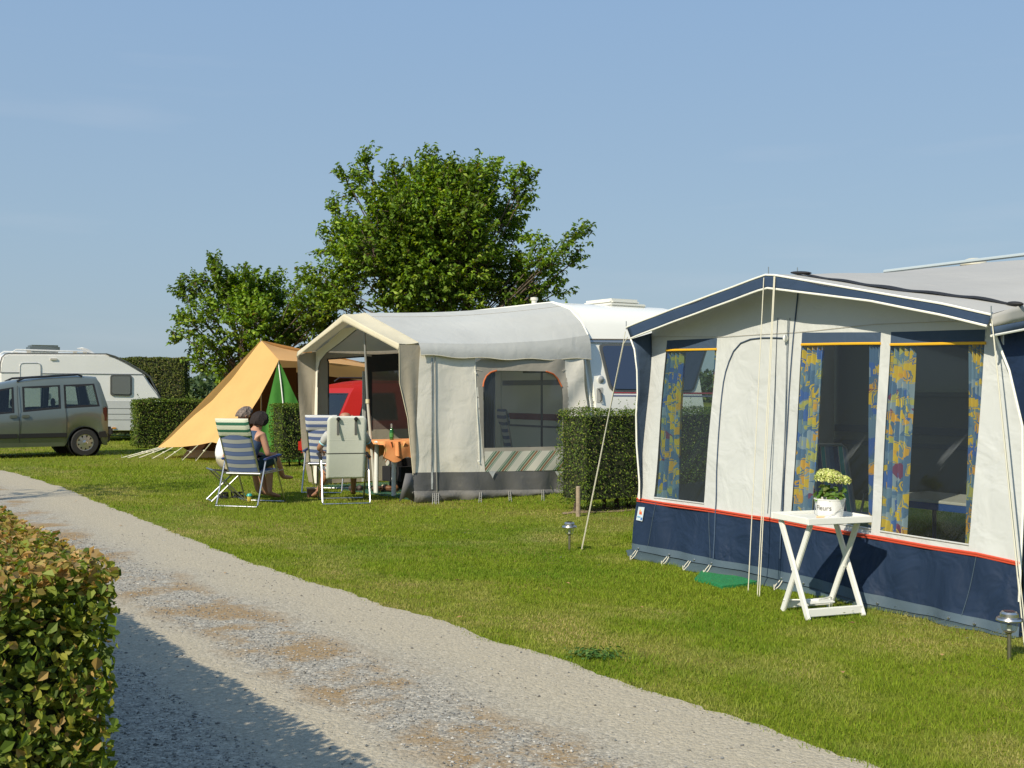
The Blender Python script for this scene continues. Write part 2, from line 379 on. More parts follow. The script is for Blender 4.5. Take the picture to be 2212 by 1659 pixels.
def ground_mats():
    m, t, b, o = newmat('lawn soil and thatch'); k = t.links.new; tcn = N(t, 'ShaderNodeTexCoord')
    n1 = N(t, 'ShaderNodeTexNoise', i_Scale=.45, i_Detail=6.0, i_Roughness=.65); k(tcn.outputs['Object'], n1.inputs[0])
    n2 = N(t, 'ShaderNodeTexNoise', i_Scale=14.0, i_Detail=8.0, i_Roughness=.75); k(tcn.outputs['Object'], n2.inputs[0])
    c1 = ramp(t, n1.outputs[0], [(.32, (.16, .21, .018)), (.5, (.22, .245, .028)), (.62, (.26, .235, .05)), (.75, (.34, .27, .10))])
    c2 = ramp(t, n2.outputs[0], [(.3, (.45, .5, .4)), (.55, (1, 1, 1)), (.75, (1.35, 1.3, 1.2))])
    mu = N(t, 'ShaderNodeMixRGB', blend_type='MULTIPLY', i_0=1.0); k(c1, mu.inputs[1]); k(c2, mu.inputs[2]); k(mu.outputs[0], b.inputs['Base Color'])
    b.inputs['Roughness'].default_value = .95; b.inputs['Specular IOR Level'].default_value = .1
    n3 = N(t, 'ShaderNodeTexNoise', i_Scale=60.0, i_Detail=4.0); k(tcn.outputs['Object'], n3.inputs[0])
    bn = N(t, 'ShaderNodeBump', i_Strength=.9, i_Distance=.04); k(n3.outputs[0], bn.inputs['Height']); k(bn.outputs[0], b.inputs['Normal'])
    g = m
    m, t, b, o = newmat('gravel'); k = t.links.new; tcn = N(t, 'ShaderNodeTexCoord')
    uv = N(t, 'ShaderNodeAttribute', attribute_name='Col'); sx = N(t, 'ShaderNodeSeparateXYZ'); k(uv.outputs['Vector'], sx.inputs[0])
    wn = N(t, 'ShaderNodeTexNoise', i_Scale=.9, i_Detail=6.0, i_Roughness=.6); k(tcn.outputs['Object'], wn.inputs[0])
    ad = N(t, 'ShaderNodeMath', operation='MULTIPLY_ADD'); k(wn.outputs[0], ad.inputs[0]); ad.inputs[1].default_value = .22; k(sx.outputs[0], ad.inputs[2])
    # across the lane: 0 = hedge side, 1 = lawn side (shifted by +.11)
    track = ramp(t, ad.outputs[0], [(.40, (.03,)*3), (.50, (.65,)*3), (.60, (.75,)*3), (.69, (.04,)*3), (.80, (.06,)*3), (.90, (.6,)*3), (.98, (.85,)*3), (1.0, (.8,)*3)])
    vo = N(t, 'ShaderNodeTexVoronoi', i_Scale=52.0); k(tcn.outputs['Object'], vo.inputs[0])
    vb = N(t, 'ShaderNodeTexVoronoi', i_Scale=125.0); k(tcn.outputs['Object'], vb.inputs[0])
    sp = N(t, 'ShaderNodeSeparateColor'); k(vo.outputs['Color'], sp.inputs[0]); sp2 = N(t, 'ShaderNodeSeparateColor'); k(vb.outputs['Color'], sp2.inputs[0])
    st = ramp(t, sp.outputs[0], [(0, (.09, .085, .075)), (.3, (.20, .188, .16)), (.55, (.29, .275, .235)), (.8, (.38, .35, .28)), (.95, (.56, .51, .41))])
    st2 = ramp(t, sp2.outputs[0], [(0, (.15, .145, .13)), (.35, (.28, .265, .22)), (.7, (.40, .37, .30)), (.95, (.55, .52, .45))])
    mm = N(t, 'ShaderNodeMixRGB', i_0=.5); k(st, mm.inputs[1]); k(st2, mm.inputs[2])
    fine = N(t, 'ShaderNodeTexNoise', i_Scale=90.0, i_Detail=8.0, i_Roughness=.8); k(tcn.outputs['Object'], fine.inputs[0])
    sand = ramp(t, fine.outputs[0], [(.37, (.26, .23, .17)), (.48, (.43, .375, .265)), (.7, (.51, .445, .32))])
    n5 = N(t, 'ShaderNodeTexNoise', i_Scale=30.0, i_Detail=6.0); k(tcn.outputs['Object'], n5.inputs[0])
    brk = ramp(t, n5.outputs[0], [(.30, (.6,)*3), (.5, (1, 1, 1))])
    tm = N(t, 'ShaderNodeMath', operation='MULTIPLY'); k(track, tm.inputs[0]); k(brk, tm.inputs[1])
    m1 = N(t, 'ShaderNodeMixRGB'); k(tm.outputs[0], m1.inputs[0]); k(mm.outputs[0], m1.inputs[1]); k(sand, m1.inputs[2])
    # dry brown moss down the middle
    mo = N(t, 'ShaderNodeTexNoise', i_Scale=1.5, i_Detail=9.0, i_Roughness=.72); k(tcn.outputs['Object'], mo.inputs[0])
    mf = ramp(t, mo.outputs[0], [(.47, (0, 0, 0)), (.57, (1, 1, 1))]); mid = ramp(t, ad.outputs[0], [(.62, (0, 0, 0)), (.69, (1, 1, 1)), (.81, (1, 1, 1)), (.88, (0, 0, 0))])
    mq = N(t, 'ShaderNodeMath', operation='MULTIPLY'); k(mf, mq.inputs[0]); k(mid, mq.inputs[1]); mq2 = N(t, 'ShaderNodeMath', operation='MULTIPLY'); k(mq.outputs[0], mq2.inputs[0]); k(brk, mq2.inputs[1])
    mc = ramp(t, fine.outputs[0], [(.35, (.20, .135, .065)), (.65, (.38, .265, .135))])
    m2 = N(t, 'ShaderNodeMixRGB'); k(mq2.outputs[0], m2.inputs[0]); k(m1.outputs[0], m2.inputs[1]); k(mc, m2.inputs[2]); k(m2.outputs[0], b.inputs['Base Color'])
    b.inputs['Roughness'].default_value = .9; b.inputs['Specular IOR Level'].default_value = .3
    bn = N(t, 'ShaderNodeBump', i_Strength=.5, i_Distance=.008); k(vo.outputs['Distance'], bn.inputs['Height']); bn.invert = True
    bn2 = N(t, 'ShaderNodeBump', i_Strength=.5, i_Distance=.004); k(vb.outputs['Distance'], bn2.inputs['Height']); bn2.invert = True; k(bn.outputs[0], bn2.inputs['Normal'])
    k(bn2.outputs[0], b.inputs['Normal'])
    return g, m
mLawn, mGravel = ground_mats()
U = Vector((.8304, .5572, 0)); W = Vector((-.5572, .8304, 0)); Z = Vector((0, 0, 1))    # the pitches' two directions
def fbm(x, y, s=1.0, seed=0):
    v = np.zeros_like(x); a = 1.0; f = 1.0*s
    r_ = np.random.default_rng(seed)
    for o_ in range(5):
        for j in range(3):
            th = r_.uniform(0, 2*pi); ph = r_.uniform(0, 2*pi)
            v += a*np.sin((x*math.cos(th)+y*math.sin(th))*f*r_.uniform(.7, 1.3)*2+ph)/3
        a *= .6; f *= 2.1
    return v
# ------------------------------------------------------------------ ground, lane
def ground():
    mb = MB(); xs = [-3000, -400, -80, -30, -15, -8, -4, 0, 4, 8, 15, 30, 80, 400, 3000]
    ys = [-3000, -400, -60, -10, 0, 5, 10, 20, 30, 50, 90, 200, 800, 4000]
    vs_ = [(x, y, 0) for y in ys for x in xs]; n = len(xs)
    mb.add(vs_, [(j*n+i, j*n+i+1, (j+1)*n+i+1, (j+1)*n+i) for j in range(len(ys)-1) for i in range(n-1)])
    tag(mb.build('ground', mLawn, org=(0, 0, 0)), kind='structure')
ground()
edge = [(9.0, -8.6), (5.1, -1.2), (1.46, 4.46), (1.08, 5.03), (.31, 6.16), (-.52, 7.35), (-1.4, 8.55), (-2.27, 9.76), (-3.6, 11.9), (-4.03, 12.6), (-4.52, 13.4), (-5.08, 14.3), (-5.71, 15.3), (-6.85, 17.2), (-7.67, 18.4), (-8.76, 20.0), (-10.0, 21.6), (-14, 26.0), (-24, 34)]
eY = np.array([e[1] for e in edge]); eX = np.array([e[0] for e in edge])
def edgeX(y): return np.interp(y, eY, eX)
LW = 3.15
def lane():
    ys = list(np.arange(-8, 4, .5))+list(np.arange(4, 22, .06))+list(np.arange(22, 34, .4)); nx = 14
    V_ = []; C_ = []
    for y in ys:
        r_ = float(edgeX(y)); a = np.array([y]); 
        jr = float(fbm(a, a*0, 3.0, 3)[0])*.03+float(fbm(a, a*0, 14.0, 5)[0])*.018+float(fbm(a, a*0, 37.0, 6)[0])*.02; 
        for i in range(nx+1):
            u = i/nx; wd = LW/.83
            x = r_-wd*(1-u)+(jr if i == nx else 0); V_.append((x, y, .004)); C_.append((u, y/20, 0))
    n = nx+1; fs = [(j*n+i, j*n+i+1, (j+1)*n+i+1, (j+1)*n+i) for j in range(len(ys)-1) for i in range(nx)]
    mb = MB(); mb.add(V_, fs); o = mb.build('gravel_lane', mGravel, smooth=False, org=(0, 0, 0)); tag(o, kind='structure')
    a = o.data.color_attributes.new('Col', 'FLOAT_COLOR', 'POINT')
    a.data.foreach_set('color', np.array([(c[0], c[1], 0, 1) for c in C_], dtype=np.float32).ravel())
lane()
mPeb = leafmat('pebble', .8, 0, .3)
def pebbles():
    # loose stones lying on the lane
    n = 60000; y = 2.2+9.5*rng.random(n)**1.6; u = rng.random(n)
    wgt = np.where((u > .54) & (u < .74), 1.0, np.where(u < .37, 1.0, .10)); keep = rng.random(n) < wgt
    y = y[keep]; u = u[keep]; n = len(y); x = edgeX(y)-LW/.83*(1-u)
    base = np.array([(1,0,0),(0,1,0),(-1,0,0),(0,-1,0),(0,0,1),(0,0,-1)], dtype=float)
    tri = [(0,1,4),(1,2,4),(2,3,4),(3,0,4),(1,0,5),(2,1,5),(3,2,5),(0,3,5)]
    s = .003+.0065*rng.random(n)**3; sh = np.stack([s*rng.uniform(.8, 1.5, n), s*rng.uniform(.6, 1.2, n), s*rng.uniform(.4, .8, n)], 1)
    P = base[None]*sh[:, None, :]*rng.uniform(.8, 1.2, (n, 6, 1)); th = rng.uniform(0, 2*pi, n); c, s_ = np.cos(th), np.sin(th)
    X = P[:, :, 0]*c[:, None]-P[:, :, 1]*s_[:, None]; Y_ = P[:, :, 0]*s_[:, None]+P[:, :, 1]*c[:, None]
    P = np.stack([X+x[:, None], Y_+y[:, None], P[:, :, 2]+.004+sh[:, 2:3]*.5], 2)
    T = P[:, np.array(tri)].reshape(-1, 3)
    g = rng.uniform(.13, .42, n)*rng.uniform(.7, 1.3, n); c3 = np.stack([g*1.0, g*.95, g*.84], 1); c3[::4] *= np.array([.85, .92, 1.0])
    o = npmesh('loose_stones', T, 3, mPeb, np.repeat(c3, 8, axis=0), org=(0, 0, 0)); tag(o, 'loose grey and pale stones scattered over the gravel lane', 'gravel', kind='stuff')
pebbles()
def grass():
    def field(n, y0, y1, h0, pw, xr=1.05):
        y = y0+(y1-y0)*rng.random(n)**pw; th = rng.uniform(-.53, .53, n)*xr
        x = y*np.tan(th) if False else rng.uniform(-.53, .53, n)*y*xr
        e = edgeX(y)+fbm(y, y*0, 3.0, 3)*.03+fbm(y, y*0, 14.0, 5)*.018
        rag = np.abs(rng.normal(0, .035, n)); ok = x > e-rag*(rng.random(n) < .6)
        x = x[ok]; y = y[ok]; return x, y
    xs = []; ys = []
    for (n, a, b, h, pw) in ((420000, 4.2, 12, 0, 1.15), (190000, 11, 22, 0, 1.1), (60000, 20, 34, 0, 1.)):
        x, y = field(n, a, b, h, pw); xs.append(x); ys.append(y)
    x = np.concatenate(xs); y = np.concatenate(ys); n = len(x)
    pat = fbm(x, y, .55, 21); pat2 = fbm(x, y, 2.6, 22)
    de = x-edgeX(y)
    dry = np.clip(pat*.6+pat2*.5-.02+.6*np.exp(-np.abs(de-.7)/.6), 0, 1)
    tuft = np.clip(fbm(x, y, 7.0, 23)*.5+.5, 0, 1)
    h = (.012+.018*rng.random(n))*(1-.35*dry)*(.65+.7*tuft)*(1+np.clip((y-10)/22, 0, .9))
    wd = (.0016+.0016*rng.random(n))*(1+np.clip((y-5)/9, 0, 3.5))
    a = rng.uniform(0, 2*pi, n); ln = rng.uniform(.1, .9, n)*h
    dx, dy = np.cos(a), np.sin(a); b = rng.uniform(0, 2*pi, n)
    bx, by = np.cos(b)*wd, np.sin(b)*wd; z0 = np.zeros(n)
    P = np.stack([np.stack([x-bx, y-by, z0], 1), np.stack([x+bx, y+by, z0], 1), np.stack([x+dx*ln, y+dy*ln, h], 1)], 1)
    g = np.array([.135, .21, .015]); g2 = np.array([.24, .305, .03]); d3 = np.array([.46, .37, .16])
    r_ = rng.random((n, 1)); C = g*(1-r_)+g2*r_; dd = (dry[:, None]*.75*(rng.random((n, 1)) < .8)); C = C*(1-dd)+d3*dd
    C *= (.75+.5*rng.random((n, 1))); dk = np.clip(-fbm(x, y, .8, 25)*.3, 0, .35)[:, None]; C = C*(1-dk*np.array([1, .5, .8]))
    o = npmesh('grass', P, 3, mGrassB, C, org=(0, 0, 0)); tag(o, 'short mown lawn grass with dry yellowish patches', 'grass', kind='stuff')
    # daisies and fallen scraps
    n = 900; cx = np.array([2.9, -1.0, 1.0, -.5, 1.4, .2, 3.0]); cy = np.array([7.2, 14.2, 12.6, 11.5, 13, 9.8, 6.9]); k = rng.integers(0, 7, n)
    x = cx[k]+rng.normal(0, .55, n); y = cy[k]+rng.normal(0, .45, n); ok = (x > edgeX(y)+.3) & (y > 5); x = x[ok]; y = y[ok]; n = len(x)
    s = rng.uniform(.005, .010, n); an = np.arange(6)*pi/3
    P = np.stack([x[:, None]+np.cos(an)*s[:, None], y[:, None]+np.sin(an)*s[:, None], np.full((n, 6), 1.)*rng.uniform(.03, .045, (n, 1))+np.sin(an)*s[:, None]*-.5], 2)
    o = npmesh('daisies', P, 6, mPeb, np.tile([[.8, .8, .75]], (n, 1)), org=(0, 0, 0)); tag(o, 'tiny white daisies dotted over the lawn', 'flowers', kind='stuff')
    n = 90; y = rng.uniform(5, 16, n); x = edgeX(y)+rng.uniform(-1.5, 7, n); s = rng.uniform(.012, .03, n); th = rng.uniform(0, 2*pi, n)
    q = np.array([(-1, 0, 0), (0, -.45, .25), (1, 0, .1), (0, .45, .3)]); c, s_ = np.cos(th), np.sin(th)
    P = np.stack([x[:, None]+(q[:, 0]*c[:, None]-q[:, 1]*s_[:, None])*s[:, None], y[:, None]+(q[:, 0]*s_[:, None]+q[:, 1]*c[:, None])*s[:, None], .012+np.where(x > edgeX(y), .025, 0)[:, None]+q[:, 2]*s[:, None]], 2)
    cc = np.array([.38, .22, .09])*rng.uniform(.5, 1.4, (n, 1)); o = npmesh('fallen_leaves', P, 4, mPeb, cc, org=(0, 0, 0)); tag(o, 'dry brown fallen leaves scattered on lawn and lane', 'fallen leaves', kind='stuff')
grass()
# ------------------------------------------------------------------ leaves
def leaf_tris(pos, nrm, size, wr=.5, fold=.25, curl=.2, tri2=False):
    """pos (n,3), nrm (n,3) facing, size (n,) -> each leaf two quads (8 verts)"""
    n = len(pos); nrm = nrm/np.maximum(np.linalg.norm(nrm, axis=1, keepdims=True), 1e-6)
    r_ = rng.normal(size=(n, 3)); d = r_-nrm*np.sum(r_*nrm, 1, keepdims=True); d /= np.maximum(np.linalg.norm(d, axis=1, keepdims=True), 1e-6)
    s = np.cross(nrm, d); L_ = size[:, None]; Wd = L_*wr
    base = pos-d*L_*.5; tip = pos+d*L_*.5-nrm*L_*curl
    mid = pos-nrm*0
    lf = pos-d*L_*.08+s*Wd*.5+nrm*L_*fold*.5; rt = pos-d*L_*.08-s*Wd*.5+nrm*L_*fold*.5
    lf2 = pos+d*L_*.27+s*Wd*.32+nrm*L_*fold*.3-nrm*L_*curl*.4; rt2 = pos+d*L_*.27-s*Wd*.32+nrm*L_*fold*.3-nrm*L_*curl*.4
    if tri2: return np.stack([base, rt, tip, lf], 1), 4, 1
    # two 4-gons per side -> quads: base,mid,?; use base,lf,lf2,tip and base,tip,rt2,rt
    return np.stack([base, tip, lf2, lf, base, rt, rt2, tip], 1), 4, 2
def leaves_obj(name, pos, nrm, size, colr, mat, parent, wr=.5, fold=.25, curl=.2, simple=True):
    P, k, q = leaf_tris(pos, nrm, size, wr, fold, curl, simple)
    return npmesh(name, P.reshape(-1, 3), 4, mat, np.repeat(colr, q, axis=0), parent=parent, world=True, smooth=not simple)
def mixcol(n, cols, wts):
    c = np.array(cols); k = rng.choice(len(cols), n, p=np.array(wts)/sum(wts)); return c[k]*rng.uniform(.75, 1.25, (n, 1))
def hedge(P0, d1, l1, d2, l2, h, n, size, cols, wts, label, near=False, stems=True, group='clipped hedges between the pitches', topc=None, rough=.035, gap=.10, sprigs=0):
    """box hedge: corner P0, length l1 along d1, thickness l2 along d2"""
    P0 = Vector(P0); d1 = Vector(d1).normalized(); d2 = Vector(d2).normalized(); c = P0+d1*l1/2+d2*l2/2
    root = empty('clipped_hedge', (c.x, c.y, 0), 0, label, 'hedge', group)
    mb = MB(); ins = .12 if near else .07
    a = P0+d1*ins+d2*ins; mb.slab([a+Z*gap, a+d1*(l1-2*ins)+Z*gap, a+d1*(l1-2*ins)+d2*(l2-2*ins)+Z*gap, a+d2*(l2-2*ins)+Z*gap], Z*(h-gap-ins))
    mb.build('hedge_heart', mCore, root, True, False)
    # surface samples
    A = [l1*h, l1*h, l2*h, l2*h, l1*l2*1.2]; k = rng.choice(5, n, p=np.array(A)/sum(A)); u = rng.random(n); v = rng.random(n)
    D1 = np.array(d1); D2 = np.array(d2); Zz = np.array([0, 0, 1.]); P_ = np.array([P0.x, P0.y, 0.])
    pos = np.zeros((n, 3)); nr = np.zeros((n, 3)); dep = rng.random(n)**1.5*(.16 if near else .13)-.01
    zb = gap*.6+(h-gap*.6)*v
    spec_ = [(lambda m: P_+D1*(l1*u[m])[:, None]+Zz*zb[m][:, None], -D2), (lambda m: P_+D2*l2+D1*(l1*u[m])[:, None]+Zz*zb[m][:, None], D2),
             (lambda m: P_+D2*(l2*u[m])[:, None]+Zz*zb[m][:, None], -D1), (lambda m: P_+D1*l1+D2*(l2*u[m])[:, None]+Zz*zb[m][:, None], D1),
             (lambda m: P_+D1*(l1*u[m])[:, None]+D2*(l2*v[m])[:, None]+Zz*h, Zz)]
    for i in range(5):
        m = k == i; pos[m] = spec_[i][0](m); nr[m] = spec_[i][1]
    bump_ = fbm(pos[:, 0]*1.0+pos[:, 2]*.7, pos[:, 1]+pos[:, 2]*1.1, 3.0, 31)*rough
    pos += nr*(bump_[:, None]-dep[:, None]); nn = nr+rng.normal(0, .55, (n, 3))+Zz*.35
    sz = size*rng.uniform(.55, 1.15, n)*(1 if not near else rng.uniform(.6, 1.15, n)); C = mixcol(n, cols, wts)
    if topc is not None:
        tp = np.clip((pos[:, 2]-(h-.10))/.10, 0, 1)*.8+np.clip(fbm(pos[:, 0]*2, pos[:, 2]*3, 2., 5)-.5, 0, 1)*.3
        m = rng.random(n) < tp; C[m] = mixcol(int(m.sum()), topc[0], topc[1])
    if sprigs:
        sp = []; sn = []
        for i in range(sprigs):
            b = np.array(P0+d1*random.random()*l1+d2*random.random()*l2+Z*h); ln = random.uniform(.05, .2); dr = np.array([random.gauss(0, .25), random.gauss(0, .25), 1.])
            for j in range(9): sp.append(b+dr*ln*j/8+rng.normal(0, .008, 3)); sn.append(rng.normal(0, 1, 3)+[0, 0, .6])
        sp = np.array(sp); pos = np.concatenate([pos, sp]); nn = np.concatenate([nn, np.array(sn)]); sz = np.concatenate([sz, size*rng.uniform(.6, 1, len(sp))])
        C = np.concatenate([C, mixcol(len(sp), [(.13, .20, .03), (.18, .26, .05)], [1, 1])])
    leaves_obj('foliage', pos, nn, sz, C, mLeafS if not near else mLeaf, root, .55 if not near else .72, .25, .25, simple=not near)
    if stems:
        for i in range(int(l1/.22)):
            mb = MB(); b = P0+d1*(i+.5)*.22+d2*(l2*random.uniform(.35, .65)); 
            for j in range(3): mb.tube([b+Vector((random.uniform(-.02, .02), random.uniform(-.02, .02), 0)), b+Vector((random.uniform(-.09, .09), random.uniform(-.09, .09), .35))], [.014, .008], 5)
            mb.build('stem', mBark, root, True)
    return root
PG = [(.05, .095, .014), (.09, .15, .02), (.14, .20, .028), (.23, .27, .05), (.17, .14, .06)]; PW = [3, 4, 3, 1.2, .5]
HB = [(.075, .12, .014), (.12, .175, .02), (.18, .22, .026), (.27, .27, .04), (.34, .23, .07)]; HW = [3, 4, 3.2, 1.8, 1.0]
hedge((-1.17, 3.32, 0), W, 5.2, -U, .95, .975, 120000, .038, HB, HW, 'hornbeam hedge close by at bottom left with sun-browned leaves on top', near=True, topc=([(.42, .27, .09), (.30, .24, .06), (.20, .24, .04), (.5, .36, .16)], [3, 2.5, 2, 1.2]), gap=.02, rough=.03, group='clipped hedges')
hedge((.89, 13.58, 0), U, 6.3, W, .62, 1.245, 52000, .030, PG, PW, 'privet hedge between the blue awning and the cream awning, with a stake at its end', sprigs=34, gap=.16, group='clipped hedges')
hedge((-4.47, 21.75, 0), U, 4.3, W, .62, 1.235, 26000, .042, PG, PW, 'short hedge end right of the two seated people, before the green tent side', sprigs=8, gap=.14, group='clipped hedges')
hedge((-9.68, 29.0, 0), U, 6.5, W, .65, 1.26, 34000, .055, PG, PW, 'low hedge left of the orange tent, in front of the parked caravan nose', sprigs=20, gap=.08, group='clipped hedges')
TG = [(.06, .085, .015), (.09, .12, .02), (.13, .15, .025), (.17, .15, .05)]
hedge((-14.9, 36.2, 0), (1, .08, 0), 4.25, (-.08, 1, 0), .9, 2.56, 30000, .07, TG, [3, 3, 2, 1], 'tall square-cut hedge behind the nose of the white caravan', group='clipped hedges', stems=False)
hedge((-9.28, 36.6, 0), (1, .08, 0), 5.0, (-.08, 1, 0), .9, 2.42, 26000, .07, TG, [3, 3, 2, 1.4], 'tall square-cut hedge rising behind the orange tent under the lower tree', group='clipped hedges', stems=False)
# ------------------------------------------------------------------ trees
def tree(label, base, clusters, lsize, dens, cols, wts, thick=.13, fork=1.6, crown_seed=1, name='broadleaf_tree', shoot=.38, group=None):
    random.seed(crown_seed); base = Vector(base)
    root = empty(name, base, 0, label, 'tree', group); mb = MB(); F0 = base+Z*fork
    mb.tube([base-Z*.1, base+Z*fork*.5+Vector((.04, .02, 0)), F0], [thick*1.25, thick, thick*.85], 9)
    pos = []; nr = []; cc = sum([c[0] for c in clusters], Vector())/len(clusters)
    for c, r_ in clusters:
        d = c-F0; m = F0+d*.45+Vector((random.gauss(0, .12), random.gauss(0, .12), random.uniform(.0, .25)))*min(1, d.length/2)
        mb.tube([F0-Z*.1, m, c], [thick*.26, thick*.14, .012], 6)
        ns = max(9, int(dens*r_*r_))
        for i in range(ns):
            v = Vector((random.gauss(0, 1), random.gauss(0, 1), random.gauss(0, 1))).normalized(); rr = r_*random.random()**.45
            s0 = c+v*rr; out_ = (v*.6+(c-cc).normalized()*.5+Z*.55+Vector((random.gauss(0, .3), random.gauss(0, .3), random.gauss(0, .2)))).normalized()
            ln = shoot*random.uniform(.55, 1.15); s1 = s0+out_*ln
            if random.random() < .55: mb.tube([c+(s0-c)*.25, s0, s1], [.009, .006, .003], 4, cap=False)
            nl = int(13*ln/shoot)+3
            for j in range(nl):
                t_ = j/nl; p = s0*(1-t_)+s1*t_
                sd_ = Vector((random.gauss(0, 1), random.gauss(0, 1), random.gauss(0, .7))).normalized()
                pos.append(p+sd_*lsize*.45); nr.append(sd_*.6+Z*.75+out_*.2)
    mb.build('trunk', mBark, root, True)
    pos = np.array(pos); nr = np.array(nr)+rng.normal(0, .35, (len(pos), 3))
    cl = fbm(pos[:, 0]+pos[:, 1]*.6, pos[:, 2], 1.7, crown_seed); C = mixcol(len(pos), cols, wts)*(1+.22*np.clip(cl, -1, 1))[:, None]
    leaves_obj('crown', pos, nr, lsize*rng.uniform(.65, 1.2, len(pos)), C, mLeaf, root, .5, .2, .3, simple=True)
    print(label[:20], len(pos)); return root
def cl(lst, Y, spread=1.0, seed=0):
    random.seed(seed); o_ = []
    for (x, y, r_) in lst:
        rr = r_/F*Y; n = 2 if r_ > 55 else 1
        for i in range(n): o_.append((V(x, y+9, Y+random.uniform(-1, 1)*spread*(.9 if r_ > 35 else .5)), rr*.82))
    o_ += [(a[0].lerp(o_[(i*7+3) % len(o_)][0], .4), (a[1]+.05)) for i, a in enumerate(list(o_)) if a[1] > .3 and i % 2]
    return o_
TC = [(.07, .135, .012), (.12, .215, .018), (.18, .285, .028), (.27, .36, .05), (.16, .12, .03)]; TW = [3, 4.4, 3.2, 1.4, .15]
t1 = [(930, 470, 95), (1010, 430, 80), (860, 450, 65), (800, 530, 75), (900, 585, 95), (1010, 560, 95), (1085, 470, 52), (1115, 395, 32), (1070, 375, 32), (1030, 372, 30), (985, 380, 32), (945, 372, 26), (930, 345, 12), (905, 385, 25), (850, 400, 42), (800, 405, 28), (796, 365, 16), (790, 338, 10), (851, 362, 10), (745, 375, 18), (765, 415, 20), (775, 385, 12), (745, 470, 30), (722, 445, 16), (712, 490, 18), (705, 530, 20), (750, 560, 40), (1135, 375, 16), (1120, 430, 26), (1115, 500, 30), (1125, 590, 48), (1175, 560, 30), (1212, 535, 22), (1240, 512, 16), (1258, 497, 11), (1180, 610, 22), (1205, 622, 12), (1235, 560, 14), (1160, 520, 16), (1010, 640, 50), (860, 640, 50), (760, 625, 50), (700, 590, 32), (670, 600, 24), (940, 660, 45), (1080, 640, 36), (1130, 640, 34), (1165, 640, 20), (1100, 560, 30), (1150, 560, 22), (720, 650, 30), (1125, 615, 40), (1155, 640, 26), (1190, 580, 26), (1060, 600, 44), (1100, 655, 30)]
tree('large tree with a bushy dark green crown behind the cream awning', (-1.5, 24.6, 0), cl(t1, 24.3, .9, 3), .12, 330, TC, TW, .15, 1.9, 4)
t2 = [(470, 578, 14), (466, 560, 9), (430, 610, 30), (500, 630, 38), (560, 615, 32), (600, 650, 45), (540, 685, 55), (455, 670, 42), (408, 640, 16), (395, 625, 9), (420, 700, 30), (392, 715, 11), (460, 740, 36), (430, 765, 22), (446, 788, 14), (600, 705, 45), (660, 655, 42), (690, 630, 30), (690, 700, 35), (640, 735, 32), (520, 745, 38), (530, 588, 14), (590, 600, 18), (640, 610, 18), (485, 600, 14), (405, 680, 16), (575, 740, 36), (700, 660, 36), (725, 640, 34), (680, 690, 32), (745, 600, 30), (500, 768, 28), (470, 790, 16), (560, 770, 26), (720, 700, 30), (640, 690, 34)]
tree('lower tree with a spreading crown behind the orange tent', (-6.5, 27.5, 0), cl(t2, 27.2, .9, 5), .125, 330, TC, TW, .13, 1.5, 8)
# a tree left of the view: its branches throw the thin shadow over lane and lawn
t3 = [(Vector((-8.6+.5*math.cos(a)*1.4, 13.1+.5*math.sin(a)*1.2, 3.6+.35*math.sin(3*a))), .42) for a in np.arange(0, 6.2, .8)]+[(Vector((-8.5, 13.1, 4.1)), .5)]
tree('small tree outside the left edge of the picture beside the lane', (-8.7, 12.9, 0), t3, .1, 40, TC, TW, .08, 2.2, 9)
t4 = [(Vector((-17.6+random.uniform(-.8, .8), 27.2+random.uniform(-.6, .6), 4.6+random.uniform(-.6, .5))), .5) for a in range(9)]
tree('tall tree outside the left edge of the picture by the caravan', (-17.9, 27.3, 0), t4, .12, 30, TC, TW, .12, 2.6, 10)
def farwood():
    pos = []; n = 0
    for i in range(230):
        x = -150+1.5*i+random.uniform(-2, 2); y = 128+random.uniform(-9, 14); h = random.uniform(2.2, 4.4)*(1.0 if i % 11 else 1.35)
        c = np.array([x, y, h*.5]); k = 260; v = rng.normal(0, 1, (k, 3)); v /= np.linalg.norm(v, axis=1, keepdims=True)
        pos.append(c+v*np.array([h*.75, h*.6, h*.55])*rng.random((k, 1))**.3)
    pos = np.concatenate(pos); pos = pos[pos[:, 2] > -.1]; n = len(pos); P, k, q = leaf_tris(pos, rng.normal(0, 1, (n, 3))+[0, -.5, .8], np.full(n, .75), .7, .2, .2, True)
    o = npmesh('far_wood', P.reshape(-1, 3), 4, mLeafS, mixcol(n, [(.05, .085, .04), (.075, .12, .045), (.10, .14, .055)], [1, 1, 1]), org=(0, 128, 0)); tag(o, 'distant line of dull green trees on the horizon', 'trees', kind='stuff')
farwood()
# ------------------------------------------------------------------ blue and cream awning (right)
BL = Vector((1.108, 10.11, 0)); BA_ = Vector((.5125, -.8588, 0)).normalized(); BN = Vector((-.8588, -.5125, 0)).normalized()
TILT = .10
WP = Plane(BL, BA_, Z-BN*TILT)
if WP.n.dot(BN) < 0: WP.n = -WP.n
def BP(s, d, z): return BL+BA_*s+BN*d+Z*z
def bdisp(p):
    s = (p-BL).dot(BA_); z = p.z
    a = .010*math.sin(s*2.1+z*.7+.4)+.006*math.sin(s*6.3+math.sin(z*2)*1.1)+.004*math.sin(z*5+s*3)
    lo = max(0, .6-z)/.6
    a += lo*(.024*math.sin(s*7.5+.5)+.015*math.sin(s*17+z*6)+.006*math.sin(s*31-z*9))+lo*.02
    return WP.n*a
def wp(x, y, off=0):
    p = WP.px(x, y, off); return p
aw = empty('blue_caravan_awning', (1.9, 8.6, 0), 0, 'cream and navy caravan awning with patterned curtains at the right', 'awning')
LT, AP, RT = (1409, 713), (1714, 601), (2147, 689)
def topy(x): return lerp(x, [1409, 1714, 2147], [713, 601, 689])-3
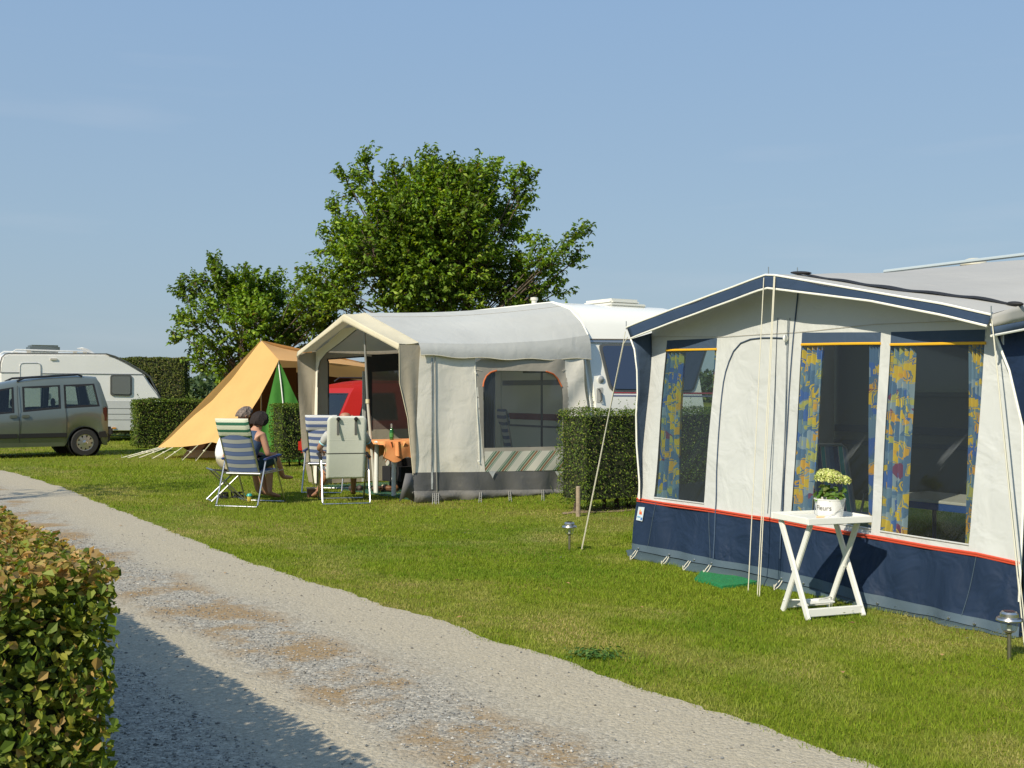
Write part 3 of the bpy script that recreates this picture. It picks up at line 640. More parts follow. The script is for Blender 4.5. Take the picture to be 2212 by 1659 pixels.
redpts = [(1379.8, 1077.4), (1438, 1087), (1534, 1100), (1624, 1115), (1663, 1120), (1742, 1135), (1853, 1153), (1902, 1161), (2016, 1181), (2114, 1196), (2207, 1217)]
def redy(x): return lerp(x, [p[0] for p in redpts], [p[1] for p in redpts])
E = {'0': ((1409, 713), (1380, 1077)), '1L': ((1442.6, 735.7), (1415, 1082)), '1R': ((1547, 730), (1521, 1097)), '2L': ((1730.7, 718), (1707, 1128)),
     '2R': ((1903.8, 717.6), (1880, 1157)), '3L': ((1925, 717), (1900, 1161)), '3R': ((2133.6, 712), (2094, 1192))}
def ex(k, y):
    (x0, y0), (x1, y1) = E[k]; return x0+(x1-x0)*(y-y0)/(y1-y0)
def span(mb, kL, kR, fT, fB, nu, nv, off=0, mi=0):
    def fn(u, v):
        yl = fT(ex(kL, 720))*(1-v)+fB(ex(kL, 1090))*v; yr = fT(ex(kR, 720))*(1-v)+fB(ex(kR, 1090))*v
        y = yl*(1-u)+yr*u; x0 = ex(kL, yl); x1 = ex(kR, yr); xx = x0*(1-u)+x1*u
        if v in (0, 1) or True:
            tt = (fT(xx)*(1-v)+fB(xx)*v); y = tt
        p = wp(xx, y, off); return p+bdisp(p)
    mb.grid(fn, nu, nv, mi)
wnd = {1: ('1L', '1R', lambda x: lerp(x, [1442, 1547], [735.7, 730]), lambda x: lerp(x, [1440, 1545], [757, 754]), lambda x: lerp(x, [1416.6, 1523.5], [1073.7, 1087])),
       2: ('2L', '2R', lambda x: 718., lambda x: lerp(x, [1728, 1901], [744, 742]), lambda x: lerp(x, [1709, 1882], [1112, 1141.6])),
       3: ('3L', '3R', lambda x: lerp(x, [1925, 2133], [717, 712]), lambda x: lerp(x, [1922, 2130], [744.5, 741.5]), lambda x: lerp(x, [1901.8, 2096.3], [1146.5, 1176]))}
wall = MB()
span(wall, '0', '1L', topy, redy, 4, 40); span(wall, '1R', '2L', topy, redy, 22, 40); span(wall, '2R', '3L', topy, redy, 4, 40)
for i in (1, 2, 3):
    a, b, h0, h1, pb = wnd[i]; n = 14
    span(wall, a, b, topy, h0, n, 6); span(wall, a, b, pb, redy, n, 3)
# last panel with its bowed outer edge
def lastfn(u, v):
    yT = topy(2140); x0 = 2133.6+(2094-2133.6)*v; y0 = topy(2133)*(1-v)+redy(2094)*v
    yy = 689*(1-v)+1217*v; x1 = lerp(yy, [689, 719, 800, 922, 1100, 1217], [2145, 2148, 2180, 2211, 2212, 2207])
    p = wp(x0*(1-u)+x1*u, y0*(1-u)+yy*u); return p+bdisp(p)
wall.grid(lastfn, 8, 40)
front = wall.build('front_wall', mCream, aw, True)
for i in (1, 2, 3):
    a, b, h0, h1, pb = wnd[i]
    wf = empty('window', wp((ex(a, 900)+ex(b, 900))/2, 1000)-Vector(aw.location)); wf.parent = aw
    m_ = MB(); span(m_, a, b, h1, pb, 16, 24, -.002); m_.build('pane', mVinL if i == 1 else mVin, wf, True)
    m_ = MB(); span(m_, a, b, h0, h1, 14, 3); m_.build('window_header', mNavyL, wf, True)
    m_ = MB(); m_.tube([wp(x, h1(x), .006)+bdisp(wp(x, h1(x))) for x in np.linspace(ex(a, h1(ex(a, 740))), ex(b, h1(ex(b, 740))), 9)], .010, 6); m_.build('window_piping', mYel, wf, True)
    m_ = MB(); m_.tube([wp(x, pb(x)+1, .004)+bdisp(wp(x, pb(x))) for x in np.linspace(ex(a, pb(ex(a, 1100))), ex(b, pb(ex(b, 1100))), 9)], .006, 6)
    m_.build('window_edge', mCream, wf, True)
# curtains
def curtain_mat():
    m, t, b, o = newmat('patterned curtain'); k = t.links.new; tcn = N(t, 'ShaderNodeTexCoord')
    v1 = N(t, 'ShaderNodeTexVoronoi', distance='CHEBYCHEV', i_Scale=11., i_Randomness=.9); k(tcn.outputs['Object'], v1.inputs[0])
    sc = N(t, 'ShaderNodeSeparateColor'); k(v1.outputs['Color'], sc.inputs[0])
    base = ramp(t, sc.outputs[0], [(0, (.12, .24, .44)), (.35, (.20, .34, .50)), (.62, (.08, .20, .60)), (.8, (.36, .48, .60)), (.95, (.25, .08, .18))], 'CONSTANT')
    v2 = N(t, 'ShaderNodeTexVoronoi', distance='CHEBYCHEV', i_Scale=13.0, i_Randomness=1.0)
    ds = N(t, 'ShaderNodeTexNoise', i_Scale=7.0, i_Detail=1.0); k(tcn.outputs['Object'], ds.inputs[0]); mxv = N(t, 'ShaderNodeMixRGB', blend_type='ADD', i_0=.12); k(tcn.outputs['Object'], mxv.inputs[1]); k(ds.outputs['Color'], mxv.inputs[2]); k(mxv.outputs[0], v2.inputs[0])
    s2 = N(t, 'ShaderNodeSeparateColor'); k(v2.outputs['Color'], s2.inputs[0])
    body_ = ramp(t, v2.outputs['Distance'], [(0, (1, 1, 1)), (.38, (0, 0, 0)), (.46, (1, 1, 1)), (.56, (0, 0, 0))], 'CONSTANT'); gate = ramp(t, s2.outputs[1], [(0, (0, 0, 0)), (.47, (1, 1, 1))], 'CONSTANT')
    mu = N(t, 'ShaderNodeMath', operation='MULTIPLY'); k(body_, mu.inputs[0]); k(gate, mu.inputs[1])
    yel = ramp(t, s2.outputs[2], [(0, (.85, .62, .06)), (.5, (.85, .50, .07)), (.8, (.60, .60, .18))], 'CONSTANT')
    mm = N(t, 'ShaderNodeMixRGB'); k(mu.outputs[0], mm.inputs[0]); k(base, mm.inputs[1]); k(yel, mm.inputs[2]); k(mm.outputs[0], b.inputs['Base Color'])
    b.inputs['Roughness'].default_value = .8; tr = N(t, 'ShaderNodeBsdfTranslucent'); k(mm.outputs[0], tr.inputs[0])
    ms = N(t, 'ShaderNodeMixShader', i_0=.25); k(b.outputs[0], ms.inputs[1]); k(tr.outputs[0], ms.inputs[2]); k(ms.outputs[0], o.inputs[0]); return m
mCurt = curtain_mat()
for (xt0, xt1, yt, xb0, xb1, yb0, yb1, ph) in ((1437, 1474, 755, 1412, 1457, 1076, 1083, 0), (1537, 1549, 752, 1533, 1541, 880, 884, 1), (1726, 1775, 742, 1704, 1751, 1114, 1123, 2), (1876, 1905, 741, 1871, 1884, 1141, 1145, 3),
                                             (1918, 1969, 742, 1896, 1951, 1148, 1156, 4), (2093, 2134, 740, 2086, 2100, 1176, 1180, 5)):
    m_ = MB(); nw = 4.5 if xt1-xt0 > 25 else 2
    def cf(u, v):
        x = (xt0*(1-u)+xt1*u)*(1-v)+(xb0*(1-u)+xb1*u)*v; y = yt*(1-v)+(yb0*(1-u)+yb1*u)*v
        p = wp(x, y, 0)+bdisp(wp(x, y)); return p-WP.n*(.034+.026*math.sin(u*2*pi*nw+ph+.5*math.sin(v*4)))
    m_.grid(cf, 36, 30); m_.build('curtain', mCurt, aw, True)
# red piping, navy skirt, pvc band, mud flap
m_ = MB(); m_.tube([wp(x, y, .006)+bdisp(wp(x, y)) for x, y in redpts], .009, 6); m_.tube([wp(x, y+5, .005)+bdisp(wp(x, y+5)) for x, y in redpts], .006, 6); m_.build('piping', mRed, aw, True)
nb = [(1371, 1173), (1449, 1187), (1549, 1207), (1559, 1210), (1689, 1233), (1768, 1251), (1872, 1279), (1951, 1297), (2033, 1315), (2203, 1354)]
bb = [(1372, 1186), (1449, 1203), (1547, 1222), (1600, 1232), (1689, 1253), (1755, 1270), (1840, 1292), (1918, 1313), (2016, 1331), (2082, 1344), (2203, 1377)]
fb = [(1362, 1190), (1384, 1204), (1457, 1229), (1553, 1245), (1559, 1246), (1624, 1267), (1689, 1279), (1755, 1294), (1885, 1319), (1960, 1334), (2040, 1349), (2203, 1381)]
def strip(A_, B_, nu, nv, offA=0, offB=0, extra=None):
    m = MB(); fa = pl([(x, y, 0) for x, y in A_]); fb_ = pl([(x, y, 0) for x, y in B_])
    def fn(u, v):
        q = fa(u)*(1-v)+fb_(u)*v; p = wp(q.x, q.y); o_ = offA*(1-v)+offB*v+(extra(u, v) if extra else 0)
        p = p+WP.n*o_+bdisp(p); return p if p.z > .004 else Vector((p.x, p.y, .004+.001*v))
    m.grid(fn, nu, nv); return m
strip([(x, y+2) for x, y in redpts], nb, 90, 16).build('skirt', mNavy, aw, True)
strip(nb, bb, 90, 3, .004, .006).build('pvc_band', mBand, aw, True)
strip(bb, fb, 90, 6, -.02, .05, lambda u, v: .025*math.sin(v*pi)+.012*math.sin(u*40)*v).build('mud_flap', mFlapB, aw, True)
# seams, zips
def tubepx(name, pts, r, mat, off=.006, par=aw):
    m = MB(); f = pl([(x, y, 0) for x, y in pts]); q = [f(i/24) for i in range(25)]
    m.tube([wp(a.x, a.y, off)+bdisp(wp(a.x, a.y)) for a in q], r, 5); return m.build(name, mat, par, True)
C4 = lambda x, y: (1287.6+.4494*x, 609.9+.4494*y)
tubepx('door_zip', [C4(900, 268), C4(840, 266), C4(760, 268), C4(700, 285), C4(660, 325), C4(635, 380), C4(612, 450), C4(600, 560), C4(592, 720), C4(583, 920), C4(580, 1100), C4(583, 1330)], .006, mNavyL)
tubepx('seam_cord', [C4(965, 50), C4(945, 250), C4(922, 520), C4(905, 800), C4(893, 1090), C4(893, 1330)], .0055, mNavyL)
tubepx('seam', [C4(872, 170), C4(858, 420), C4(835, 800), C4(820, 1110)], .0022, mNavyL)
tubepx('seam', [C4(927, 170), C4(905, 600), C4(885, 1100)], .0018, mNavyL)
tubepx('seam', [(1421, 1084), (1405, 1187)], .002, mBand); tubepx('seam', [(1534, 1104), (1540, 1205)], .002, mBand); tubepx('seam', [(2112, 1200), (2088, 1330)], .002, mBand)
tubepx('seam', [C4(270, 262), C4(600, 262), C4(960, 240), (1900, 700), (2130, 692)], .0018, mFrameG)
# rolled tab at the zip end, drain eyelets, ground ties
m_ = MB(); m_.ell(wp(1697, 731, .02), (.022, .012, .03)); m_.build('zip_tab', mWhite, aw, True)
for x in (1390, 1449, 1508, 1545, 1694, 1735, 1900, 2060, 2112, 2178):
    y = lerp(x, [p[0] for p in bb], [p[1] for p in bb])-5; c = wp(x, y, .012)+bdisp(wp(x, y)); m_ = MB(); m_.lathe([(0, .004), (.009, .003), (.011, 0)], c, 10, axis=WP.n); m_.build('eyelet', mSteel, aw, True)
for x in (1388, 1448, 1496, 1542, 1694):
    y = lerp(x, [p[0] for p in bb], [p[1] for p in bb]); c = wp(x, y, .02)+bdisp(wp(x, y)); g = Vector((c.x, c.y, 0))+BN*.07; m_ = MB()
    for dx in (-.012, .012): m_.tube([c+BA_*dx, (c+g)/2+BA_*dx*1.6, g+BA_*dx*.3], .004, 5)
    m_.tube([g+Z*.04, g-Z*.05], .005, 5); m_.build('ground_tie', mRope, aw, True)
# sewn label with a small bright mark
m_ = MB(); q = [wp(*p_, .012)+bdisp(wp(*p_)) for p_ in ((1384.5, 1095), (1397, 1096), (1394, 1126.5), (1381, 1123.5))]; m_.slab(q, WP.n*.003); lb = m_.build('sewn_label', M('pale label', (.5, .58, .62), .5), aw, True)
def mark(name, pts, c_):
    m = MB(); m.slab([wp(*p_, .017)+bdisp(wp(*p_)) for p_ in pts], WP.n*.002); o = m.build(name, M(name+' ink', c_, .5), lb, False, False)
    return o
for nm, pts, c_ in (('flame_mark', [(1386, 1111), (1387, 1102), (1389.5, 1107), (1391, 1104), (1392, 1112)], (.6, .12, .03)), ('flame_mark', [(1386.5, 1105), (1388.5, 1099), (1389.5, 1104)], (.7, .4, .03)), ('square_mark', [(1390, 1118), (1393.5, 1118.6), (1393, 1124), (1389.6, 1123.3)], (.05, .16, .42)), ('lettering_bar', [(1383, 1115), (1389, 1116), (1388.7, 1118.5), (1382.7, 1117.5)], (.1, .3, .5))):
    m = MB(); m.slab([wp(*p_, .016)+bdisp(wp(*p_)) for p_ in pts], WP.n*.002); m.build(nm, M(nm+' ink', c_, .5), lb, True)
# canopy band (navy valance with white piping)
def cz(s): return lerp(s, [-.10, 1.726, 3.668], [2.075, 2.392, 1.966])
vt = [(1352.8, 707), (1500, 650), (1660, 592), (1900, 633), (2040, 657), (2141, 680)]; vb = [(1362.6, 731), (1500, 678), (1656, 622), (1880, 650), (2040, 682), (2132, 704.5)]
VP = Plane(BP(0, .035, 0), BA_, Z)
if VP.n.dot(BN) < 0: VP.n = -VP.n
def vdisp(p): s = (p-BL).dot(BA_); return VP.n*(.006*math.sin(s*5)+.003*math.sin(s*13))
A_ = [VP.px(*p_) for p_ in vt]; B_ = [VP.px(*p_) for p_ in vb]
m_ = MB(); m_.ruled(A_, B_, 60, 4, vdisp); can = m_.build('canopy_valance', mNavyL, aw, True, solid=.004)
can.data.materials.clear(); can.data.materials.append(fabric('canopy blue canvas', (.035, .062, .115), .05, .1, rough=.75, wr=.3))
for P_ in (A_, B_):
    f = pl(P_); m_ = MB(); m_.tube([f(i/40)+vdisp(f(i/40))+VP.n*.003 for i in range(41)], .008, 6); m_.build('valance_piping', mWhP, aw, True)
# roof
VZ = VP.px(1660, 592); sA = (VZ-BL).dot(BA_); cL, cR = A_[0], A_[-1]; DEP = 2.55
apB = BP(sA, -DEP, 2.63); cLb = BP(-.05, -DEP, 2.56); cRb = BP(3.62, -DEP, 2.58)
def rdisp(p):
    s = (p-BL).dot(BA_); d = -(p-BL).dot(BN); return Z*(-.035*math.sin(min(max(d/DEP, 0), 1)*pi)-.012*math.sin(abs(s-sA)/1.9*pi)+.005*math.sin(d*6+s*2))
m_ = MB(); m_.ruled([A_[0], A_[2]], [cLb, apB], 24, 24, rdisp); m_.ruled([A_[2], A_[3], A_[4], A_[5]], [apB, cRb], 30, 24, rdisp); m_.build('roof', mRoofIn, aw, True)
def roofpt(s, d):      # on the right-hand slope, s 0..1 ridge to eave, d distance back
    a = pl([A_[2], A_[3], A_[4], A_[5]])(s); b = pl([apB, cRb])(s); p = a.lerp(b, d/DEP); return p+rdisp(p)
m_ = MB()
def strapfn(u, v):
    p = roofpt(u, .28+(v-.5)*(.035+.06*math.sin(u*pi)+.012*math.sin(u*17))+.015*math.sin(u*9)); return p+Z*(.008+.008*math.sin(v*pi)+.004*math.sin(u*31))
m_.grid(strapfn, 50, 5); m_.build('black_zip_cover', mBlackCloth, aw, True)
m_ = MB(); m_.ell(roofpt(.03, .28)+Z*.02, (.11, .035, .014), rot=(0, .1, -1.0)); m_.build('rolled_flap', mBlackCloth, aw, True)
m_ = MB(); m_.ell(roofpt(.985, .28)+Z*.015, (.06, .03, .016), rot=(0, .1, -1.0)); m_.build('rolled_flap', mBlackCloth, aw, True)
for q in (A_[2]+Z*.0, roofpt(.0, .3), A_[0], A_[-1]):
    m_ = MB(); m_.tube([q-Z*.02, q+Z*.055], .004, 5); m_.build('pole_spike', mSteel, aw, True)
# right side: cream and blue eave, blue side wall, white corner piping
def ep(d, z): return cR.lerp(cRb, d/DEP)*1.0 if z is None else Vector((*(cR.lerp(cRb, d/DEP)).xy, z))
m_ = MB(); m_.ruled([cR, cRb], [cR-Z*.075, cRb-Z*.3], 12, 3); m_.build('eave_band', mRoofIn, aw, True, solid=.003)
m_ = MB(); m_.ruled([cR-Z*.077, cRb-Z*.302], [cR-Z*.125, cRb-Z*.36], 12, 2); m_.build('eave_band', mNavyL, aw, True, solid=.003)
m_ = MB(); m_.tube([cR-Z*.13, (cR+cRb)/2-Z*.25, cRb-Z*.365], .008, 6); m_.build('valance_piping', mWhP, aw, True)
bowR = [wp(2148, 719)]+[wp(x, y, .004) for x, y in ((2180, 800), (2211, 922), (2212, 1100), (2207, 1217), (2204, 1300), (2203, 1377))]
backR = [Vector((*(cRb-BA_*.05).xy, 2.2-i*.36)) for i in range(7)]; backR[-1].z = .02
m_ = MB(); m_.ruled(bowR, backR, 30, 20, lambda p: BA_*(.02*math.sin(p.x*6+p.z*2)+.012*math.sin(p.z*7))); m_.build('side_wall', mNavy, aw, True)
# wing on the near corner at right from canopy corner to the bowed edge
m_ = MB(); m_.tube([cR-Z*.06, wp(2148, 719, .05), wp(2180, 800, .03)]+[q+WP.n*.01 for q in bowR[2:6]], .008, 6); m_.build('corner_piping', mWhP, aw, True)
# left wing: free blue flap in front of the wall corner
C5 = lambda x, y: (1754.7-500.9+.1634*x-0, 643.8+.1634*y)       # detail crop of the corner
wingO = [(1362.6, 733), (1370.5, 755), (1376, 800), (1377, 850), (1374, 895), (1375, 960), (1381, 1040), (1381, 1078)]
wingI = [(1409, 719), (1409, 760), (1406, 800), (1401, 860), (1397, 910), (1392, 970), (1386, 1040), (1382, 1078)]
LPp = Plane(BP(0, 0, 0), BN, Z)
def wo(x, y, k): return Plane(BP(0, .22*k, 0), BA_, Z).px(x, y)
O_ = [VP.px(*wingO[0])]+[wo(x, y, lerp(y, [755, 1078], [.15, .0])) for x, y in wingO[1:]]; I_ = [wp(x, y) for x, y in wingI]
m_ = MB(); m_.ruled(I_, O_, 30, 6, lambda p: BA_*(.012*math.sin(p.z*5))); m_.build('corner_flap', mNavyL, aw, True, solid=.003)
aw.children[-1].data.materials.clear() if False else None
m_ = MB(); m_.tube(O_, .008, 6); m_.build('corner_piping', mWhP, aw, True)
# left side wall with its big clear window, behind the front wall
lc = wp(1380, 1077); Lb0 = BP(.0, -.02, 0); Lt0 = BP(.03, -.2, 2.02); Lb1 = BP(-.05, -DEP, 0); Lt1 = BP(-.02, -DEP, 2.5)
def ls(u, v): return (Lb0*(1-u)+Lb1*u)*(1-v)+(Lt0*(1-u)+Lt1*u)*v
sw = MB()
for (u0, u1, v0, v1) in ((0, .1, 0, 1), (.9, 1, 0, 1), (.1, .9, 0, .3), (.1, .9, .88, 1)): sw.patch(ls(u0, v0), ls(u1, v0), ls(u1, v1), ls(u0, v1), 6, 6)
sw.build('side_wall', mCream, aw, True)
m_ = MB(); m_.patch(ls(.1, .3), ls(.9, .3), ls(.9, .88), ls(.1, .88), 8, 8); m_.build('side_window', glassmat('plain clear vinyl', (.8, .84, .82), 1.2, .1), aw, True)
# frame poles
for (a, b) in ((BP(.03, -.22, 2.0), BP(.05, -.10, 0)), (BP(3.55, -.24, 1.9), BP(3.66, -.1, 0)), (BP(sA+.05, -.26, 2.33), BP(sA+.1, -.10, 0)), (BP(2.80, -.26, 2.1), BP(2.84, -.10, 0))):
    m_ = MB(); m_.tube([a, b], .013, 8); m_.build('pole', mPole, aw, True)
m_ = MB(); m_.tube([BP(.03, -.24, 2.0), BP(sA, -.26, 2.34), BP(3.55, -.26, 1.9)], .013, 8); m_.build('pole', mPole, aw, True)
# guy ropes
def rope(name, pts, r, par, n=5, mat=None): m_ = MB(); m_.tube(pts, r, n); return m_.build(name, mat or mRope, par, True)
aT = VP.px(1658, 594, .01)
for (tx, bx, by) in ((1650, 1616, 1279.5), (1672, 1636, 1288), (1674, 1640.5, 1289)):
    t_ = VP.px(tx, 600 if tx < 1660 else 597, .015); rope('guy_rope', [t_, G(bx, by)], .0038, aw)
rope('guy_rope', [VP.px(1356, 728, .01), VP.px(1347, 742, .012), G(1257, 1188)], .0042, aw); rope('guy_rope', [VP.px(1351, 716, .01), G(1255.5, 1189)], .0036, aw)
for x, y in ((2214, 1404), (2219, 1398)): rope('guy_rope', [VP.px(2142, 690, .02), VP.px(2146, 722, .03), G(x, y)], .0042, aw)
m_ = MB(); m_.tube([G(1257, 1188)+Z*.05, G(1257, 1188)-Z*.08], .005); m_.build('peg', mSteel, aw, True)
# green mat at the awning door
m_ = MB(); mc = [G(1500, 1256), G(1534, 1264), G(1560, 1273), G(1604, 1268), G(1622, 1262)]; mi_ = BP(1.62, .02, 0); mj = BP(.95, .02, 0)
m_.slab([q+Z*.002 for q in (mc[0], mc[1], mc[2], mc[3], mi_, mj)], Z*.022); tag(m_.build('door_mat', M('green astro mat', (.01, .20, .06), .9, bump=1, bs=150, var=.3, vs_=60)), 'bright green mat on the grass at the blue awning door', 'mat')
# ------------------------------------------------------------------ folding chairs
def ring(pts, r, mb, n=7): mb.tube(pts, r, n)
def recliner(label, loc, rz, sling, pillow, arm, rec=25, frame=mAlu, armup=True, rearpanel=None, w_=.44, h_top=1.13, group='reclining camping chairs'):
    """folding high-backed chair; faces +Y, seat frame at .42"""
    root = empty('camping_chair', loc, rz, label, 'chair', group); hw = w_/2; k = math.tan(R(rec)); hip = Vector((0, -.22, .43))
    def bp(x, t, o_=0): return Vector((x, hip.y-k*(t)-.0+o_, hip.z+t))       # on the backrest, t height above hip
    T = h_top-.43
    m = MB()                                                                 # seat frame
    m.tube([(-hw-.02, -.24, .42), (-hw-.02, .26, .45), (hw+.02, .26, .45), (hw+.02, -.24, .42), (-hw-.02, -.24, .42)], .0125, 8); m.build('seat_frame', frame, root)
    m = MB(); m.tube([bp(-hw, -.05), bp(-hw, T*.93), bp(-hw+.05, T), bp(hw-.05, T), bp(hw, T*.93), bp(hw, -.05)], .0115, 8); m.build('back_frame', frame, root)
    m = MB()
    def sf(u, v): p = bp(-hw+w_*u, -.04+v*(T+.02)); p.y += -.018*math.sin(u*pi)*(1 if v > .02 else 0)-.02*math.sin(v*pi*1.0)*math.sin(u*pi); return p
    m.grid(sf, 10, 26); m.build('back_sling', sling, root, solid=.004)
    m = MB(); m.patch((-hw, -.22, .425), (hw, -.22, .425), (hw, .26, .455), (-hw, .26, .455), 8, 8, lambda p: Z*(-.03*math.cos(p.x/w_*pi)*math.cos((p.y-.02)/.5*pi))); m.build('seat_sling', sling, root, solid=.004)
    if pillow:
        m = MB(); 
        def pf(u, v):
            a = 2*pi*v; p = bp((-hw-.015)+(w_+.03)*u, T-.115+.125*math.sin(a)); e = math.sin(min(u, 1-u)*pi*6) if min(u, 1-u) < .083 else 1
            return p+Vector((0, .045*math.cos(a)*max(e, .25)-.0, 0))
        m.grid(pf, 16, 16); m.build('head_pillow', pillow, root)
    for s in (-1, 1):
        x = s*(hw+.075)
        m = MB(); m.tube([(x, .34, .02), (x, .05, .60)], .0115, 8); m.build('leg', frame, root)
        m = MB(); m.tube([(x, -.40, .02), (x, -.18, .60) if armup else (x, -.2, .42)], .0115, 8); m.build('leg', frame, root)
        m = MB(); m.tube([(x, -.24, .42), (x, .30, .44)], .008, 6); m.build('side_brace', frame, root)
        m = MB(); m.obox((x+s*.012, -.04, .625), ((0, 1, .10), (1, 0, 0), (0, -.1, 1)), (.40, .052, .030), bev=.012); m.ell((x+s*.012, .15, .642), (.033, .055, .02)); m.build('armrest', arm, root)
    m = MB(); m.tube([(-hw-.075, -.40, .03), (-hw-.075, -.42, .012), (hw+.075, -.42, .012), (hw+.075, -.40, .03)], .0115, 8); m.build('foot_rail', frame, root)
    m = MB(); m.tube([(-hw-.075, .34, .03), (-hw-.075, .36, .012), (hw+.075, .36, .012), (hw+.075, .34, .03)], .0115, 8); m.build('foot_rail', frame, root)
    if rearpanel:
        m = MB()
        def rf(u, v):
            kx = 1-.16*max(0, (v-.93)/.07)**2; p = bp((-hw-.02+(w_+.04)*u)*kx, -.10+v*(T+.12), -.035); p.y += .012*math.sin(u*pi)-.02*math.sin(v*pi)
            return p
        m.grid(rf, 12, 30); m.build('back_cover', rearpanel, root, solid=.02)
        m = MB(); m.grid(lambda u, v: rf(u, .40+.012*v)+Vector((0, -.013, 0)), 12, 1); m.build('cover_seam', mDark, root)
        m = MB(); m.grid(lambda u, v: rf(.05+.9*u, .625+.006*v)+Vector((0, -.0125, 0)), 12, 1); m.build('cover_seam', mWhP, root)
        for x in (-.115, .115):
            m = MB(); m.obox(bp(x, T-.015, -.05), ((1, 0, 0), (0, 1, 0), (0, 0, 1)), (.05, .055, .05), bev=.012); cl_ = m.build('cushion_clip', mBlack, root)
            m = MB(); m.obox(bp(x, T-.12, -.062), ((1, 0, 0), (0, 1, 0), (0, 0, 1)), (.034, .008, .22), bev=.003); m.build('strap', M('smoky strap', (.10, .10, .09), .4), cl_)
    return root
mSl1 = stripes('blue and grey striped mesh', (0, -.42, .9), .118, [(0, (.42, .44, .42)), (.46, (.10, .15, .32)), (.56, (.14, .20, .38)), (.9, (.10, .15, .32))], .35, .25, .2, .86)
mPil1 = stripes('green and cream striped pillow', (0, -.42, .9), .098, [(0, (.55, .58, .47)), (.6, (.02, .12, .07))], .75, .0, .55)
mSl4 = stripes('blue and white striped cushion', (0, -.35, .93), .10, [(0, (.52, .53, .52)), (.5, (.09, .13, .27))], .6, .0)
mSlT = stripes('teal and navy striped cushion', (1, 0, 0), .17, [(0, (.06, .55, .55)), (.2, (.8, .85, .85)), (.24, (.05, .08, .28)), (.5, (.10, .20, .45)), (.75, (.25, .36, .6)), (.95, (.8, .85, .85))], .7)
mSlW = M('off white chair cloth', (.60, .62, .56), .7, var=.05, bump=.2, bs=60); mArmB = M('blue armrest plastic', (.02, .05, .17), .35); mArmD = M('dark armrest', (.03, .03, .032), .4)
c1 = recliner('camping chair with blue striped back and green striped pillow, nearest the lane', (-3.42, 14.80, 0), R(-16), mSl1, mPil1, mArmB, 24)
c3 = recliner('white-backed camping chair of the bald sitter, beside the awning pole', (-2.27, 15.15, 0), R(14), mSlW, None, mArmD, 17, rearpanel=mSlW, w_=.47, h_top=1.14)
c4 = recliner('blue and white striped chair half hidden behind the white-backed chair', (-2.74, 16.75, 0), R(-4), mSl4, mSl4, mArmB, 18)
c5 = recliner('folding chair with teal and navy vertical stripes inside the blue awning', (2.88, 9.62, 0), R(196), mSlT, None, mArmD, 14, w_=.42, h_top=1.02, group=None)
c6 = recliner('folded blue striped camping chair standing inside the cream awning window', (.20, 16.42, 0), R(-75), mSl4, mSl4, mArmB, 10, h_top=1.22, group=None)
# stool of the man in the white shirt
st = empty('folding_stool', (-3.90, 15.30, 0), R(-65), 'low folding stool under the grey-haired man in white', 'stool')
m = MB()
for s in (-1, 1):
    m = MB(); m.tube([(s*.22, -.20, .43), (s*.22, .22, .01)], .011, 8); m.build('leg', mAlu, st); m = MB(); m.tube([(s*.19, .22, .43), (s*.19, -.22, .01)], .011, 8); m.build('leg', mAlu, st)
for y in (-.21, .21): m = MB(); m.tube([(-.23, y, .43), (.23, y, .43)], .011, 8); m.build('seat_rail', mAlu, st); m = MB(); m.tube([(-.21, y, .012), (.21, y, .012)], .011, 8); m.build('foot_rail', mAlu, st)
m = MB(); m.patch((-.2, -.21, .435), (.2, -.21, .435), (.2, .21, .435), (-.2, .21, .435), 8, 8, lambda p: Z*(-.03*math.cos(p.y/.42*pi))); m.build('seat', mDark, st, solid=.006)
# ------------------------------------------------------------------ people
def skinmesh(vs, es, rs, sub=2):
    me = bpy.data.meshes.new('t'); me.from_pydata([tuple(v) for v in vs], es, []); o = bpy.data.objects.new('t', me); col.objects.link(o)
    o.modifiers.new('s', 'SKIN'); 
    for i, r_ in enumerate(rs): me.skin_vertices[0].data[i].radius = r_ if isinstance(r_, tuple) else (r_, r_)
    me.skin_vertices[0].data[0].use_root = True
    md = o.modifiers.new('u', 'SUBSURF'); md.levels = sub; md.render_levels = sub
    dg = bpy.context.evaluated_depsgraph_get(); r = bpy.data.meshes.new_from_object(o.evaluated_get(dg)); bpy.data.objects.remove(o); bpy.data.meshes.remove(me); return r
def chain(pts, rs, vs, es, rr, parent=None):
    prev = parent
    for p, r_ in zip(pts, rs):
        vs.append(Vector(p)); rr.append(r_); i = len(vs)-1
        if prev is not None: es.append((prev, i))
        prev = i
    return prev
def skinobj(name, mesh, mat, parent):
    mesh.name = name; mesh.materials.clear(); mesh.materials.append(mat); mesh.polygons.foreach_set('use_smooth', [True]*len(mesh.polygons)); mesh.polygons.foreach_set('material_index', [0]*len(mesh.polygons))
    o = bpy.data.objects.new(name, mesh); col.objects.link(o); o.parent = parent; return o
def joinmeshes(ms):
    bm = bmesh.new()
    for m in ms: bm.from_mesh(m)
    r = bpy.data.meshes.new('b'); bm.to_mesh(r); bm.free(); return r
